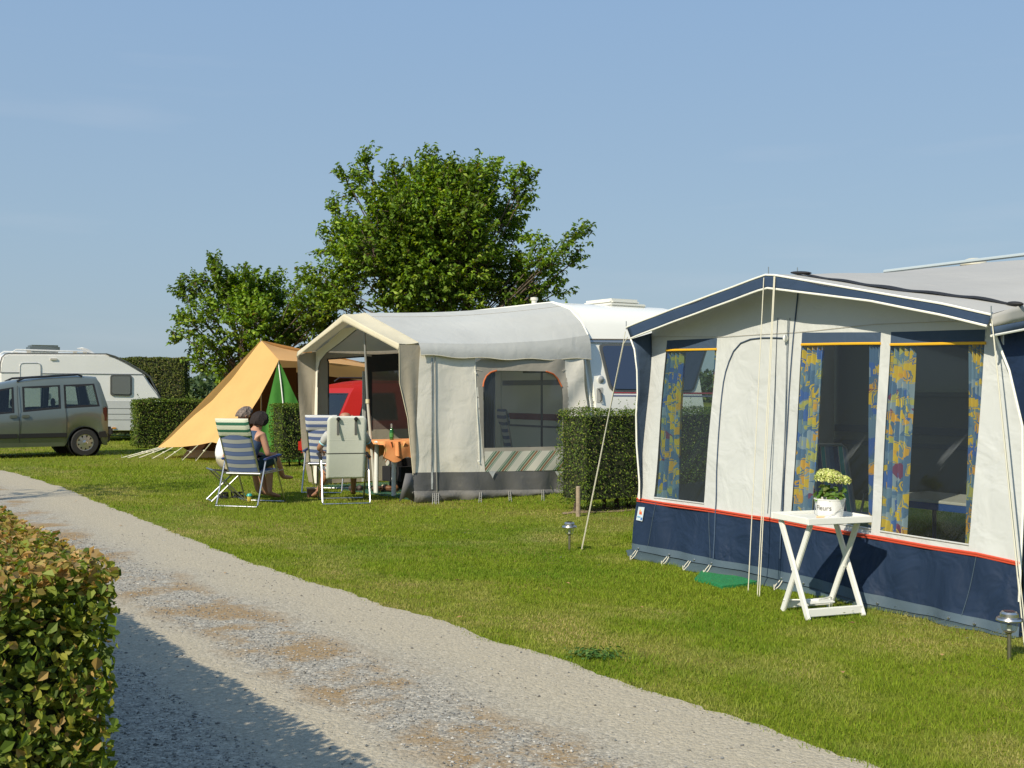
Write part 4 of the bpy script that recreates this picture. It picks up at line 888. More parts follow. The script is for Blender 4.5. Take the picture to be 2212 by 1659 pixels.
def hand(wr, d, up, side, size=1.0):
    """relaxed curled hand from the wrist along d, palm facing -up; thumb on `side`"""
    d = Vector(d).normalized(); up = (Vector(up)-d*Vector(up).dot(d)).normalized(); sx = d.cross(up).normalized()*side; out_ = []
    vs = []; es = []; rr = []; chain([wr, wr+d*.035*size, wr+d*.075*size], [.024, (.034, .016), (.036, .014)], vs, es, rr); out_.append(skinmesh(vs, es, rr, 1))
    for k, (ox, ln) in enumerate(((-.028, .062), (-.010, .075), (.010, .080), (.027, .072))):
        vs = []; es = []; rr = []; b = wr+d*.068*size+sx*ox
        chain([b, b+d*ln*.45, b+d*ln*.75-up*ln*.3, b+d*ln*.85-up*ln*.6], [.0095, .009, .008, .007], vs, es, rr); out_.append(skinmesh(vs, es, rr, 1))
    vs = []; es = []; rr = []; b = wr+d*.03*size+sx*.022; chain([b, b+sx*.028+d*.02-up*.008, b+sx*.035+d*.05-up*.02], [.012, .0105, .008], vs, es, rr); out_.append(skinmesh(vs, es, rr, 1))
    return out_
def person(label, loc, rz, J, skin, hairc, cloth, hair='short'):
    root = empty('person', loc, rz, label, 'person', 'people sitting by the awning'); P = {k: Vector(v) for k, v in J.items()}
    vs = []; es = []; rr = []
    hd = P['head']; nk = P['neck']; ax = (hd-nk).normalized(); fw = P['face'].normalized()
    chain([P['pelvis'], P['waist'], P['chest'], P['upper'], nk, nk.lerp(hd, .45), hd-ax*.01, hd+ax*.065], [(.145, .115), (.135, .105), (.155, .115), (.15, .095), .055, .055, (.088, .078), (.078, .07)], vs, es, rr)
    for s in ('l', 'r'):
        chain([P['sh'+s], P['el'+s], P['wr'+s]], [.052, .042, .027], vs, es, rr, 3)
        chain([P['hp'+s], P['kn'+s], P['kn'+s].lerp(P['an'+s], .35), P['an'+s], P['to'+s].lerp(P['an'+s], .45), P['to'+s]], [.085, .062, .056, .034, (.040, .028), (.042, .018)], vs, es, rr, 0)
    body = [skinmesh(vs, es, rr, 2)]
    for s, sg in (('l', -1), ('r', 1)): body += hand(P['wr'+s], P['wr'+s]-P['el'+s], (0, 0, 1), -sg)
    # face
    sx = ax.cross(fw).normalized()
    for a, b, c_ in ((.0, .098, .012), (-.03, .09, .016)):
        v2 = []; e2 = []; r2 = []; p = hd+fw*(b-.02)+ax*(a+.005); chain([p+ax*.02, p+fw*.028*(1 if a == 0 else .3)], [.010, c_], v2, e2, r2); body.append(skinmesh(v2, e2, r2, 1))
    for s in (-1, 1):
        v2 = []; e2 = []; r2 = []; p = hd+sx*s*.088-fw*.01; chain([p-ax*.025, p+ax*.025+sx*s*.008], [.012, .017], v2, e2, r2); body.append(skinmesh(v2, e2, r2, 1))
    skinobj('body', joinmeshes(body), skin, root)
    for s in (-1, 1): m = MB(); m.ell(hd+sx*s*.032+fw*.082+ax*.02, (.011, .011, .009)); m.build('eye', M('eye', (.05, .04, .03), .3), root)
    if hair:
        m = MB(); n1, n2 = 26, 16
        def hf(u, v):
            a = 2*pi*u; t_ = v*pi*(.62 if hair == 'short' else .72); d_ = (fw*math.cos(a)+sx*math.sin(a))
            front = max(0, math.cos(a)); t2 = t_*(1-.45*front); r_ = .104+.006*math.sin(a*7+v*5)+.005*math.sin(a*13-v*9)+(.012 if hair != 'short' else 0)
            return hd+ax*.022+ax*math.cos(t2)*r_*1.08+d_*math.sin(t2)*r_*.98-fw*.008
        m.grid(hf, n1, n2); m.build('hair', hairc, root, solid=.008)
    for nm, parts, mt in cloth:
        ms = []
        for part in parts:
            v2 = []; e2 = []; r2 = []
            if part == 'torso':
                chain([P['pelvis']-Z*.02, P['waist'], P['chest'], P['upper'], nk.lerp(P['upper'], .45)], [(.165, .13), (.162, .128), (.178, .135), (.168, .112), .075], v2, e2, r2)
                for s in ('l', 'r'): chain([P['sh'+s]], [.066], v2, e2, r2, 3)
            elif part == 'vest': chain([P['pelvis']-Z*.02, P['waist'], P['chest'], P['upper'], nk.lerp(P['upper'], .5)], [(.155, .125), (.148, .12), (.172, .135), (.172, .118), .07], v2, e2, r2); [chain([P['upper'].lerp(P['sh'+s], .72)+Z*.0], [.066], v2, e2, r2, 3) for s in ('l', 'r')]
            elif part[:3] == 'slv': s = part[3]; chain([P['sh'+s], P['sh'+s].lerp(P['el'+s], .35), P['sh'+s].lerp(P['el'+s], .72)], [.066, .064, .062], v2, e2, r2)
            elif part[:3] == 'cuf': s = part[3]; chain([P['sh'+s].lerp(P['el'+s], .62), P['sh'+s].lerp(P['el'+s], .74)], [.0625, .063], v2, e2, r2)
            elif part[:3] == 'sht':
                k_ = .8 if len(part) < 5 else .98
                chain([P['pelvis'], P['pelvis']+Z*.05], [(.168, .135), (.155, .125)], v2, e2, r2)
                for s in ('l', 'r'): chain([P['hp'+s], P['hp'+s].lerp(P['kn'+s], .5), P['hp'+s].lerp(P['kn'+s], k_)], [.104, .098, .088], v2, e2, r2, 0)
            ms.append(skinmesh(v2, e2, r2, 2))
        skinobj(nm, joinmeshes(ms), mt, root)
    return root
mShirt = fabric('white cotton', (.78, .78, .78), .05, .02, wr=.5); mKhaki = fabric('khaki cotton', (.40, .36, .24), 0, .05); mGreyHair = M('grey hair', (.15, .12, .10), .8, var=.5, vs_=35, bump=.8, bs=120); mDkHair = M('dark hair', (.016, .010, .008), .9, var=.3, vs_=60, bump=.8, bs=120)
mVest = fabric('blue patterned top', (.05, .085, .15), 0, .7, wr=.4); mTeal = fabric('dark teal shorts', (.02, .05, .06), 0, .2); mPolo = fabric('pale grey polo shirt', (.45, .46, .44), .03, .04); mAqua = fabric('light blue trim cloth', (.30, .58, .64), 0, .05)
mBlueSh = fabric('light blue shorts', (.28, .55, .66), 0, .08)
man = person('grey-haired man in white shirt and khaki shorts, leaning close to the woman', (-3.90, 15.30, 0), R(-60), dict(pelvis=(0, -.02, .54), waist=(0, -.03, .68), chest=(0, .05, .84), upper=(0, .12, .95), neck=(0, .19, 1.03), head=(0, .25, 1.15), face=(-.1, 1, -.1),
    hpl=(-.10, .02, .52), hpr=(.10, .02, .52), knl=(-.14, .43, .50), knr=(.13, .42, .50), anl=(-.16, .50, .09), anr=(.12, .52, .09), tol=(-.19, .68, .03), tor=(.13, .70, .03),
    shl=(-.19, .13, .94), shr=(.19, .13, .94), ell=(-.27, .24, .70), elr=(.25, .26, .70), wrl=(-.16, .42, .62), wrr=(.12, .44, .62)), mSkin, mGreyHair, [('shirt', ['torso', 'slvl', 'slvr'], mShirt), ('shorts', ['sht'], mKhaki)])
wom = person('dark-haired woman in sleeveless blue top with legs crossed', (-3.50, 15.0, 0), R(-34), dict(pelvis=(0, -.05, .53), waist=(0, -.04, .66), chest=(0, .03, .80), upper=(0, .07, .90), neck=(0, .11, .97), head=(-.01, .17, 1.08), face=(-.5, 1, -.15),
    hpl=(-.09, 0, .51), hpr=(.09, 0, .51), knl=(-.08, .42, .52), knr=(.02, .44, .58), anl=(-.06, .42, .09), anr=(-.05, .66, .30), tol=(-.05, .60, .03), tor=(-.03, .82, .28),
    shl=(-.17, .07, .90), shr=(.17, .07, .90), ell=(-.22, .15, .66), elr=(.22, .12, .64), wrl=(-.08, .34, .62), wrr=(.13, .34, .63)), mSkin, mDkHair, [('top', ['vest'], mVest), ('shorts', ['shtL1'], mTeal)], 'long')
bald = person('bald man in pale striped-sleeve polo shirt, seated at the orange table', (-2.26, 15.17, 0), R(12), dict(pelvis=(0, -.10, .54), waist=(0, -.15, .68), chest=(0, -.19, .84), upper=(0, -.21, .96), neck=(0, -.20, 1.05), head=(.0, -.14, 1.135), face=(.2, 1, -.35),
    hpl=(-.10, -.02, .52), hpr=(.10, -.02, .52), knl=(-.17, .38, .50), knr=(.15, .40, .50), anl=(-.34, .42, .09), anr=(.16, .62, .09), tol=(-.40, .56, .03), tor=(.17, .80, .03),
    shl=(-.20, -.18, .95), shr=(.20, -.18, .95), ell=(-.34, -.02, .72), elr=(.36, .00, .74), wrl=(-.30, .20, .67), wrr=(.34, .25, .78)), mSkin2, mDkHair, [('shirt', ['torso', 'slvl', 'slvr'], mPolo), ('cuffs', ['cufl', 'cufr'], mAqua), ('shorts', ['sht'], mBlueSh)], None)
# ------------------------------------------------------------------ cream awning (middle) on its caravan
CC = Vector((-1.32, 14.9, 0))
def Q(a, b, z=0): return CC+U*a+W*b+Z*z
SP = Plane(Q(0, 0), U, Z)                      # near side wall plane
if SP.n.dot(W) > 0: SP.n = -SP.n               # faces the camera
FP = Plane(Q(.1, 0), W, Z)                     # front wall plane
XP = Plane(Q(0, 3.36), U, Z)                   # far side wall plane
C3 = lambda x, y: (813.2+.3268*x, 609.9+.3268*y)
def sdisp(p):
    a = (p-CC).dot(U); z = p.z; lo = max(0, .55-z)/.55
    d = .012*math.sin(a*2.3+z)+.006*math.sin(a*9+math.sin(z*3))+.004*math.sin(z*6+a*5)
    d += lo*(.03*math.sin(a*7+.8)+.015*math.sin(a*15+z*6))+.012*math.sin((a*1.2-z)*9)*max(0, min(1, (a-2.1)/.4))
    return SP.n*d
def sp(x, y, off=0): p = SP.px(x, y, off); return p+sdisp(p)
a2 = empty('cream_caravan_awning', (Q(1.5, 1.6)), 0, 'old cream and grey caravan awning with open front and an arched window', 'awning')
def quadpx(mb, TL, TR, BR, BL_, nu, nv, off=0, dp=True, conv=C3):
    def fn(u, v):
        x = (TL[0]*(1-u)+TR[0]*u)*(1-v)+(BL_[0]*(1-u)+BR[0]*u)*v; y = (TL[1]*(1-u)+TR[1]*u)*(1-v)+(BL_[1]*(1-u)+BR[1]*u)*v
        return sp(*conv(x, y), off)
    mb.grid(fn, nu, nv)
m_ = MB(); quadpx(m_, (285, 440), (652, 470), (717, 1255), (245, 1260), 24, 40); m_.build('side_wall', mCream2, a2, True)
# window surround with arched opening
import itertools
def arch(u):      # outline of the opening in crop px, u 0..1 clockwise from bottom left
    pts = [(714, 1095), (706, 690), (712, 655), (730, 620), (760, 595), (800, 583), (1120, 588), (1165, 605), (1200, 640), (1222, 690), (1236, 1084), (714, 1095)]
    return pts
ap = arch(0); out_p = [(712, 1120), (655, 690), (655, 600), (654, 560), (654, 530), (700, 508), (1130, 508), (1245, 508), (1250, 560), (1262, 690), (1290, 1112), (712, 1120)]
m_ = MB(); fi = pl([(x, y, 0) for x, y in ap]); fo = pl([(x, y, 0) for x, y in out_p]); n = len(ap)-1
def corr(lst, t):
    i = min(int(t*n), n-1); k = t*n-i; return (lst[i][0]*(1-k)+lst[i+1][0]*k, lst[i][1]*(1-k)+lst[i+1][1]*k)
def sf_(u, v):
    a = corr(ap, u); b = corr(out_p, u); return sp(*C3(a[0]*(1-v)+b[0]*v, a[1]*(1-v)+b[1]*v))
m_.grid(sf_, 66, 8); quadpx(m_, (655, 690), (714, 1095), (716, 1255), (716, 1255), 4, 8, -.001); m_.build('window_surround', mFrameG, a2, True)
ws = empty('window', sp(*C3(970, 900))-Vector(a2.location)); ws.parent = a2
m_ = MB(); quadpx(m_, (700, 575), (1225, 575), (1240, 1100), (708, 1100), 12, 16, -.012); m_.build('pane', mVin2, ws, True)
for cx0, cx1 in ((712, 785), (1085, 1100)):
    m_ = MB(); m_.grid(lambda u, v: SP.px(*C3(cx0+(cx1-cx0)*u, 580+515*v), -.10-.02*math.sin(u*18)), 24, 8); m_.build('curtain', M('blue grey net', (.10, .12, .17), .9, transl=.2), a2, True)
for i0, i1 in ((1, 5), (6, 9)):
    m_ = MB(); m_.tube([sp(*C3(*corr(ap, (i0+(i1-i0)*k/14)/n)), .006) for k in range(15)], .011, 6); m_.build('window_piping', M('orange piping', (.50, .12, .03), .7), ws, True)
m_ = MB(); quadpx(m_, (1245, 505), (1362, 505), (1425, 1262), (1290, 1262), 8, 30); m_.build('side_wall', mCream2, a2, True)
dq = (U*.72+Z*-.70)
mStr = stripes('green and brown diagonal stripes', dq, .235, [(0, (.66, .64, .55)), (.42, (.13, .22, .15)), (.47, (.62, .66, .55)), (.51, (.10, .19, .12)), (.62, (.6, .62, .5)), (.65, (.25, .13, .06)), (.77, (.6, .6, .5)), (.81, (.10, .19, .12)), (.88, (.62, .66, .55)), (.92, (.17, .25, .18)), (.96, (.66, .64, .55))], .85, .05)
m_ = MB(); quadpx(m_, (716, 1118), (1291, 1110), (1296, 1240), (719, 1252), 30, 6, .002); m_.build('striped_band', mStr, a2, True)
m_ = MB(); quadpx(m_, (243, 1257), (1425, 1245), (1470, 1365), (236, 1378), 70, 8, .001); m_.build('skirt', mSkirtG, a2, True)
def mf(u, v):
    x = 236+(1480-236)*u; yt = 1378-13*u; yb = 1452-58*u; p = SP.px(*C3(x, yt*(1-v)+yb*v)); p = p+sdisp(p)+SP.n*(.02*v+.03*math.sin(v*pi)*(1+.5*math.sin(u*40)))
    return p if p.z > .004 else Vector((p.x, p.y, .004+.0005*v))
m_ = MB(); m_.grid(mf, 80, 6); m_.build('mud_flap', mFlapG, a2, True)
def s2tube(name, pts, r, mat): m_ = MB(); m_.tube([sp(*C3(*q), .008) for q in pts], r, 6); return m_.build(name, mat, a2, True)
m_ = MB(); quadpx(m_, (358, 500), (370, 500), (372, 1368), (358, 1368), 2, 20, .008); m_.build('zip_flap', mCream, a2, True)
s2tube('corner_zip', [(386, 490), (388, 700), (390, 1000), (400, 1390)], .008, mPole); s2tube('seam', [(366, 500), (364, 900), (362, 1250)], .003, mSeal)
s2tube('seam', [(652, 512), (668, 900), (680, 1200)], .004, mWhP); s2tube('toggle', [(654, 592), (660, 604)], .010, mWhite); s2tube('toggle', [(672, 1180), (682, 1196)], .010, mWhite)
s2tube('seam', [(655, 575), (700, 582)], .002, mCream2); s2tube('seam', [(1225, 585), (1252, 575)], .002, mCream2)
for x in (765, 1210): m_ = MB(); q = [sp(*C3(*q_), .014) for q_ in ((x-25, 1250), (x+28, 1248), (x+10, 1275), (x+2, 1297), (x-8, 1275))]; m_.poly(q); m_.build('hem_tab', mCream, a2, True)
for x, y in ((238, 1385), (378, 1395), (403, 1395), (684, 1385), (886, 1380), (1100, 1372)):
    c = sp(*C3(x, y), .02); g = G(*C3(x, y+72)); m_ = MB()
    for dx in (-.014, .014): m_.tube([c+U*dx, g+U*dx*1.4], .005, 5)
    for k in range(1, 5): m_.tube([c.lerp(g, k/5)-U*.016, c.lerp(g, k/5)+U*.016], .0035, 4)
    m_.build('ladder_strap', M('grey rubber ladder', (.35, .35, .32), .6), a2, True)
# roof
FRN = [(0, 2.115), (.56, 2.285), (1.12, 2.445), (1.68, 2.60)]; BKN = [(.06, 2.31), (.22, 2.52), (.5, 2.73), (.97, 2.86)]
FRF = [(1.68, 2.60), (2.24, 2.44), (2.8, 2.275), (3.36, 2.10)]; BKF = [(.97, 2.86), (2.2, 2.86), (2.9, 2.70), (3.3, 2.31)]
def rf2(FR, BK, a0, a1):
    f = pl([Q(-.2, b, z) for b, z in FR]); g = pl([Q(3.0, b, z) for b, z in BK])
    def fn(u, v):
        v_ = a0+(a1-a0)*v; p = f(u)*(1-v_)+g(u)*v_
        s = -.055*math.sin(min(max((v_-.09)/.91, 0), 1)*pi)-.02*math.sin(u*pi)*(1-v_)+(-.012*math.sin(v_/.09*pi) if v_ < .09 else 0)
        s += .010*math.sin((u*6+v_*14)) *max(0, v_-.5)*(1-u if FR is FRN else u) * 2
        return p+Z*s
    return fn
r1 = rf2(FRN, BKN, 0, 1); r2 = rf2(FRF, BKF, 0, 1)
m_ = MB(); m_.grid(rf2(FRN, BKN, .09, 1), 24, 40); m_.grid(rf2(FRF, BKF, .09, 1), 24, 40); m_.build('roof', mRoof2, a2, True)
m_ = MB(); m_.grid(rf2(FRN, BKN, 0, .092), 24, 6); m_.grid(rf2(FRF, BKF, 0, .092), 24, 6); m_.build('front_canopy', mSand, a2, True)
m_ = MB(); m_.ruled([Q(-.2, b, z)+Z*(-.02*math.sin(i/3*pi)) for i, (b, z) in enumerate(FRN)]+[Q(-.2, b, z)-Z*.02*math.sin(i/3*pi) for i, (b, z) in enumerate(FRF)][1:], [Q(-.215, b, z-.11+.015*abs(b-1.68)) for b, z in FRN]+[Q(-.215, b, z-.11+.015*abs(b-1.68)) for b, z in FRF[1:]], 60, 3)
m_.build('canopy_valance', mSand, a2, True, solid=.004)
for v_ in (.092, .995): m_ = MB(); m_.tube([r1(i/12, v_)+Z*.002 for i in range(13)], .004 if v_ < .9 else .012, 5); m_.build('roof_seam' if v_ < .9 else 'awning_rail_bead', mSand if v_ < .9 else mWhP, a2, True)
m_ = MB(); m_.tube([r1(.86-.1*k/14, .09+.9*k/14)+Z*.002 for k in range(15)], .003, 5); m_.build('roof_seam', mFrameG, a2, True)
for q in (r1(1, 0), r1(1, .09)): m_ = MB(); m_.tube([q-Z*.01, q+Z*.05], .005, 5); m_.build('pole_spike', mSteel, a2, True)
# side valance: hangs from the eave down to 1.95 m
def sv(u, v):
    t_ = r1(0, .092+(1-.092)*u); b_ = Vector((t_.x, t_.y, 1.965-.03*math.sin(u*pi)+.012*math.sin(u*23)))+SP.n*.065
    return t_*(1-v)+b_*v+SP.n*(.018*math.sin(v*pi)+.012*math.sin((u*3.0-v*.5)*9)*max(0, u-.55)*2*v)
m_ = MB(); m_.grid(sv, 50, 8); m_.build('side_valance', mRoof2, a2, True)
m_ = MB(); m_.tube([sv(i/30, 1) for i in range(31)], .006, 5); m_.build('valance_hem', mSand, a2, True)
# near and far front wings
nw_top = [Q(-.2, 0, 2.10), Q(.10, 0, 2.115)]; nw_bot = [SP.px(*C3(158, 1437)), SP.px(*C3(240, 1452))]
C2 = lambda x, y: (338.85+.28595*x, 677.7+.28595*y)
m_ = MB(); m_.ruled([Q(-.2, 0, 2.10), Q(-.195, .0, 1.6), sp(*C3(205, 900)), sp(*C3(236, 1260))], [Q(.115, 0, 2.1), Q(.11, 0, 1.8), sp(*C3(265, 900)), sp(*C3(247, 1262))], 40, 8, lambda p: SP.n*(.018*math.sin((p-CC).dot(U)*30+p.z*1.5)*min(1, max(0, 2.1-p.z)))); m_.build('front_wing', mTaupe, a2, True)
m_ = MB(); m_.poly([sp(*C3(190, 1262), .0), sp(*C3(247, 1262), .0), sp(*C3(240, 1450), .02), sp(*C3(200, 1420), .06), sp(*C3(158, 1448), .10)]); m_.build('wing_skirt', mSkirtG, a2, True, solid=.003)
m_ = MB(); m_.tube([Q(-.2, 0, 2.1), Q(-.195, 0, 1.6), sp(*C3(205, 900)), sp(*C3(236, 1260)), sp(*C3(240, 1440))], .006, 5); m_.build('corner_piping', mSand, a2, True)
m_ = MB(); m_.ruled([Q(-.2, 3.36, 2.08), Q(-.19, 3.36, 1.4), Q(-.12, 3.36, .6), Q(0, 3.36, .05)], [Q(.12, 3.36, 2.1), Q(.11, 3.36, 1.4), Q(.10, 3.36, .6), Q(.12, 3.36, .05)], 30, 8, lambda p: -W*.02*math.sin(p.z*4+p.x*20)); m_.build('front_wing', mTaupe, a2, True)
# front wall: what is left round the rolled-up opening
CA = lambda x, y: (596.4+.13787*x, 664.1+.13787*y)
def fp(x, y): return FP.px(*CA(x, y))
m_ = MB(); m_.ruled([fp(620, 690), fp(800, 560), fp(1040, 330), fp(1290, 300)], [fp(690, 840), fp(790, 715), fp(1000, 560), fp(1255, 352)], 16, 4)
m_.ruled([fp(620, 690), fp(622, 900), fp(600, 1250), Q(.06, 3.34, .04)], [fp(690, 840), fp(655, 1000), fp(650, 1250), Q(.06, 3.22, .04)], 16, 3)
m_.ruled([fp(1290, 300), Q(.1, 1.0, 2.38), Q(.1, .3, 2.17), Q(.1, .05, 2.1)], [fp(1300, 352), Q(.1, 1.0, 2.30), Q(.1, .3, 2.10), Q(.1, .02, 2.0)], 16, 3)
m_.build('front_wall', mCream2, a2, True)
m_ = MB(); m_.tube([fp(1255, 352), fp(1000, 560), fp(790, 715), fp(690, 840), fp(655, 1000), fp(650, 1250)], .008, 5); m_.build('door_zip', mSeal, a2, True)
# far side wall, seen through the opening: one open window, one meshed window
def xp(x, y): return XP.px(*CA(x, y))
m_ = MB(); XT = [xp(640, 620), xp(2300, 560)]
def xquad(a, b, c, d, mb): mb.patch(xp(*a), xp(*b), xp(*c), xp(*d), 4, 6)
m_ = MB(); xquad((560, 600), (820, 590), (820, 1573), (560, 1573), m_); xquad((820, 590), (2600, 470), (2600, 740), (820, 800), m_)
m_.patch(xp(560, 1573), xp(820, 1573), Vector((*xp(820, 1573).xy, .02)), Vector((*xp(560, 1573).xy, .02)), 4, 6)
zb = 1.06
def xz(x, z): p = xp(x, 1200); return Vector((p.x, p.y, z))
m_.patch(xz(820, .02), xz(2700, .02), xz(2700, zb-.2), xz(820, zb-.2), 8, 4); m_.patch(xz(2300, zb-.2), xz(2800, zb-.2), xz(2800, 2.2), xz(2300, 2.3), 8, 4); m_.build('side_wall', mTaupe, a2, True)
fm = mSeal
m_ = MB(); m_.slab([xp(1400, 765), xz(1400, 1.0) if False else xz(1400, zb-.2), xz(1500, zb-.2), xp(1500, 775)], -W*.01); m_.slab([xp(1500, 740), xp(2300, 700), xp(2300, 965), xp(1500, 1010)], -W*.01); m_.build('rolled_window_cover', M('dark grey roll', (.035, .035, .04), .8), a2, True)
m_ = MB(); m_.tube([xp(800, 815), xp(820, 850), xz(822, zb-.2)], .012, 6); m_.tube([xp(800, 812), xp(1400, 768)], .010, 6); m_.build('window_frame', mBlack, a2, True)
m_ = MB(); m_.patch(xp(1500, 1000), xp(2300, 950), xz(2300, zb-.2), xz(1500, zb-.2), 6, 6)
mm_, tt_, bb_, oo_ = newmat('see-through mesh'); tp_ = N(tt_, 'ShaderNodeBsdfTransparent'); bb_.inputs['Base Color'].default_value = (.17, .15, .135, 1); ms_ = N(tt_, 'ShaderNodeMixShader', i_0=.93); tt_.links.new(tp_.outputs[0], ms_.inputs[1]); tt_.links.new(bb_.outputs[0], ms_.inputs[2]); tt_.links.new(ms_.outputs[0], oo_.inputs[0])
m_.build('mesh_window', mm_, a2, True)
m_ = MB(); m_.slab([xp(1350, 1000), xp(1395, 1000), xz(1400, .02), xz(1345, .02)], -W*.012); m_.build('window_post', mCream, a2, True)
# poles
m_ = MB(); m_.tube([Q(.12, 1.68, 2.5), Q(.16, 1.64, 1.33)], .018, 8); m_.build('pole', mPole, a2, True); m_ = MB(); m_.tube([Q(.16, 1.64, 1.35), Q(.24, 1.56, .0)], .021, 8); m_.build('pole', M('cream tube', (.5, .49, .42), .4), a2, True)
m_ = MB(); m_.lathe([(.024, -.03), (.03, -.03), (.03, .03), (.024, .03)], Q(.16, 1.64, 1.34), 10); m_.build('pole_clamp', M('yellowed clamp', (.6, .55, .35), .5), a2, True)
for q0, q1 in ((Q(.12, .04, 2.08), Q(.10, .04, 0)), (Q(.12, 3.32, 2.06), Q(.10, 3.32, 0))): m_ = MB(); m_.tube([q0, q1], .014, 7); m_.build('pole', mPole, a2, True)
m_ = MB(); m_.tube([Q(.12, .04, 2.08), Q(.12, 1.68, 2.5), Q(.12, 3.32, 2.06)], .014, 7); m_.build('pole', mPole, a2, True)
m_ = MB(); m_.tube([Q(.12, 1.68, 2.5), Q(2.98, 1.3, 2.78)], .014, 7); m_.build('pole', mPole, a2, True)
m_ = MB(); m_.slab([Q(.2, .1, .003), Q(2.9, .1, .003), Q(2.9, 3.2, .003), Q(.05, 3.2, .003)], Z*.008); tag(m_.build('groundsheet', M('dark green groundsheet', (.012, .09, .06), .8, var=.3, vs_=5, bump=.5, bs=12)), 'dark green groundsheet spread under the cream awning', 'groundsheet')
# ------------------------------------------------------------------ caravans
def caravan(name, label, loc, rz, prof, width, body, bev=.06):
    """profile in (x,z), extruded over local y 0..width"""
    root = empty(name, loc, rz, label, 'caravan', 'touring caravans'); bm = bmesh.new(); n = len(prof)
    a = [bm.verts.new((x, 0, z)) for x, z in prof]; b = [bm.verts.new((x, width, z)) for x, z in prof]
    bm.faces.new(a); bm.faces.new(list(reversed(b)))
    for i in range(n): bm.faces.new((a[(i+1) % n], a[i], b[i], b[(i+1) % n]))
    bmesh.ops.recalc_face_normals(bm, faces=bm.faces)
    if bev: bmesh.ops.bevel(bm, geom=[e for e in bm.edges if abs((e.verts[0].co-e.verts[1].co).y) < 1e-4], offset=bev, segments=4, affect='EDGES')
    me = bpy.data.meshes.new('body'); bm.to_mesh(me); bm.free(); finish(me, body); o = bpy.data.objects.new('body', me); col.objects.link(o); o.parent = root
    return root
def rounded(pts, r=.06, n=4):
    out2 = []; k = len(pts)
    for i in range(k):
        p0 = Vector(pts[i-1]); p = Vector(pts[i]); p1 = Vector(pts[(i+1) % k]); rr = min(r, (p0-p).length*.45, (p1-p).length*.45)
        a = p+(p0-p).normalized()*rr; b = p+(p1-p).normalized()*rr
        for j in range(n+1): t_ = j/n; out2.append((a*(1-t_)**2+p*2*t_*(1-t_)+b*t_*t_))
    return out2
def wheel(root, c, r, w_, axis=(0, 1, 0), rim=mAlu, holes=9):
    ax = Vector(axis).normalized(); t_ = empty('wheel', c); t_.parent = root
    m = MB(); m.lathe([(r*.62, -w_/2), (r*.93, -w_/2), (r, -w_*.36), (r, w_*.36), (r*.93, w_/2), (r*.62, w_/2), (r*.60, w_*.3), (r*.60, -w_*.3), (r*.62, -w_/2)], (0, 0, 0), 40, axis=ax); m.build('tyre', mDark, t_)
    m = MB(); o_ = ax*w_*.44; m.lathe([(r*.62, -w_*.06), (r*.60, .004), (r*.54, .002), (r*.50, -.03), (r*.50, -.08)], o_, 40, axis=ax); m.lathe([(0, .012), (r*.13, .010), (r*.20, .0), (r*.22, -.05)], o_, 24, axis=ax)
    X = ax.orthogonal().normalized(); Y = ax.cross(X)
    for k in range(holes):
        a = 2*pi*k/holes; d = X*math.cos(a)+Y*math.sin(a); e = ax.cross(d); m.slab([o_+d*r*.18-e*.045-ax*.004, o_+d*r*.18+e*.045-ax*.004, o_+d*r*.56+e*.030-ax*.01, o_+d*r*.56-e*.030-ax*.01], ax*.012)
    m.build('rim', rim, t_); m = MB(); m.lathe([(0, -.045), (r*.58, -.045), (r*.58, -.06)], o_, 24, axis=ax); m.build('brake_disc', mBlack, t_); return t_
# --- middle caravan: long axis W (away), local x = W, local y = -? keep y toward the far side from the awning
RZW = math.atan2(W.y, W.x)                      # local x -> W ; local y -> -U
L2C = 4.45
prof2 = [(.16, .38), (.02, .55), (.0, 1.25), (.08, 1.62), (.19, 2.12), (.30, 2.50), (.42, 2.66), (.62, 2.78), (.97, 2.86), (3.6, 2.86), (4.1, 2.76), (4.38, 2.4), (L2C, 1.5), (4.40, .45), (4.2, .38)]
O2 = Q(3.02, 0)                                  # awning side, near end
v2 = caravan('touring_caravan', 'cream touring caravan joined to the cream awning, dark end window facing the lane', O2, RZW, prof2, -2.3, mBodyC, .07)
EPL = Plane(O2, U, Z)
def l2(p): d = Vector(p)-O2; return Vector((d.dot(W), -d.dot(U), d.z))
def endx(z): return lerp(z, [.38, .55, 1.25, 1.62, 2.12, 2.5], [.16, .02, 0, .08, .19, .30])
def endpt(px, py, off=.0):                       # point of the sloping end wall seen at a pixel, in local coordinates
    z = 1.5
    for _ in range(12):
        x = endx(z)-off; p = Plane(O2+W*x, U, Z).px(px, py); z = p.z
    return Vector((x, -(p-O2).dot(U), z))
C9 = lambda x, y: (1253.7+.16343*x, 643.8+.16343*y)
def endpoly(name, pts, mat, off=.012, th=.012, par=v2, rd=.05, conv=C9):
    P = [endpt(*conv(*q), off) for q in pts]; R3_ = []
    for i in range(len(P)):
        p0, p, p1 = P[i-1], P[i], P[(i+1) % len(P)]; r_ = min(rd, (p0-p).length*.4, (p1-p).length*.4); a = p+(p0-p).normalized()*r_; b = p+(p1-p).normalized()*r_
        for j in range(4): t_ = j/3; R3_.append(a*(1-t_)**2+p*2*t_*(1-t_)+b*t_*t_)
    m = MB(); m.slab(R3_, Vector((th, 0, 0))); return m.build(name, mat, par, False, False)
wn2 = endpoly('window', [(240, 605), (1700, 615), (1500, 1240), (395, 1225)], mSeal, .02, .02, rd=.09)
mNight = M('dark blue acrylic', (.03, .045, .085), .15, spec=.7, coat=.4)
endpoly('pane', [(285, 630), (1660, 640), (1480, 1215), (425, 1200)], mNight, .034, .013, wn2, rd=.08)
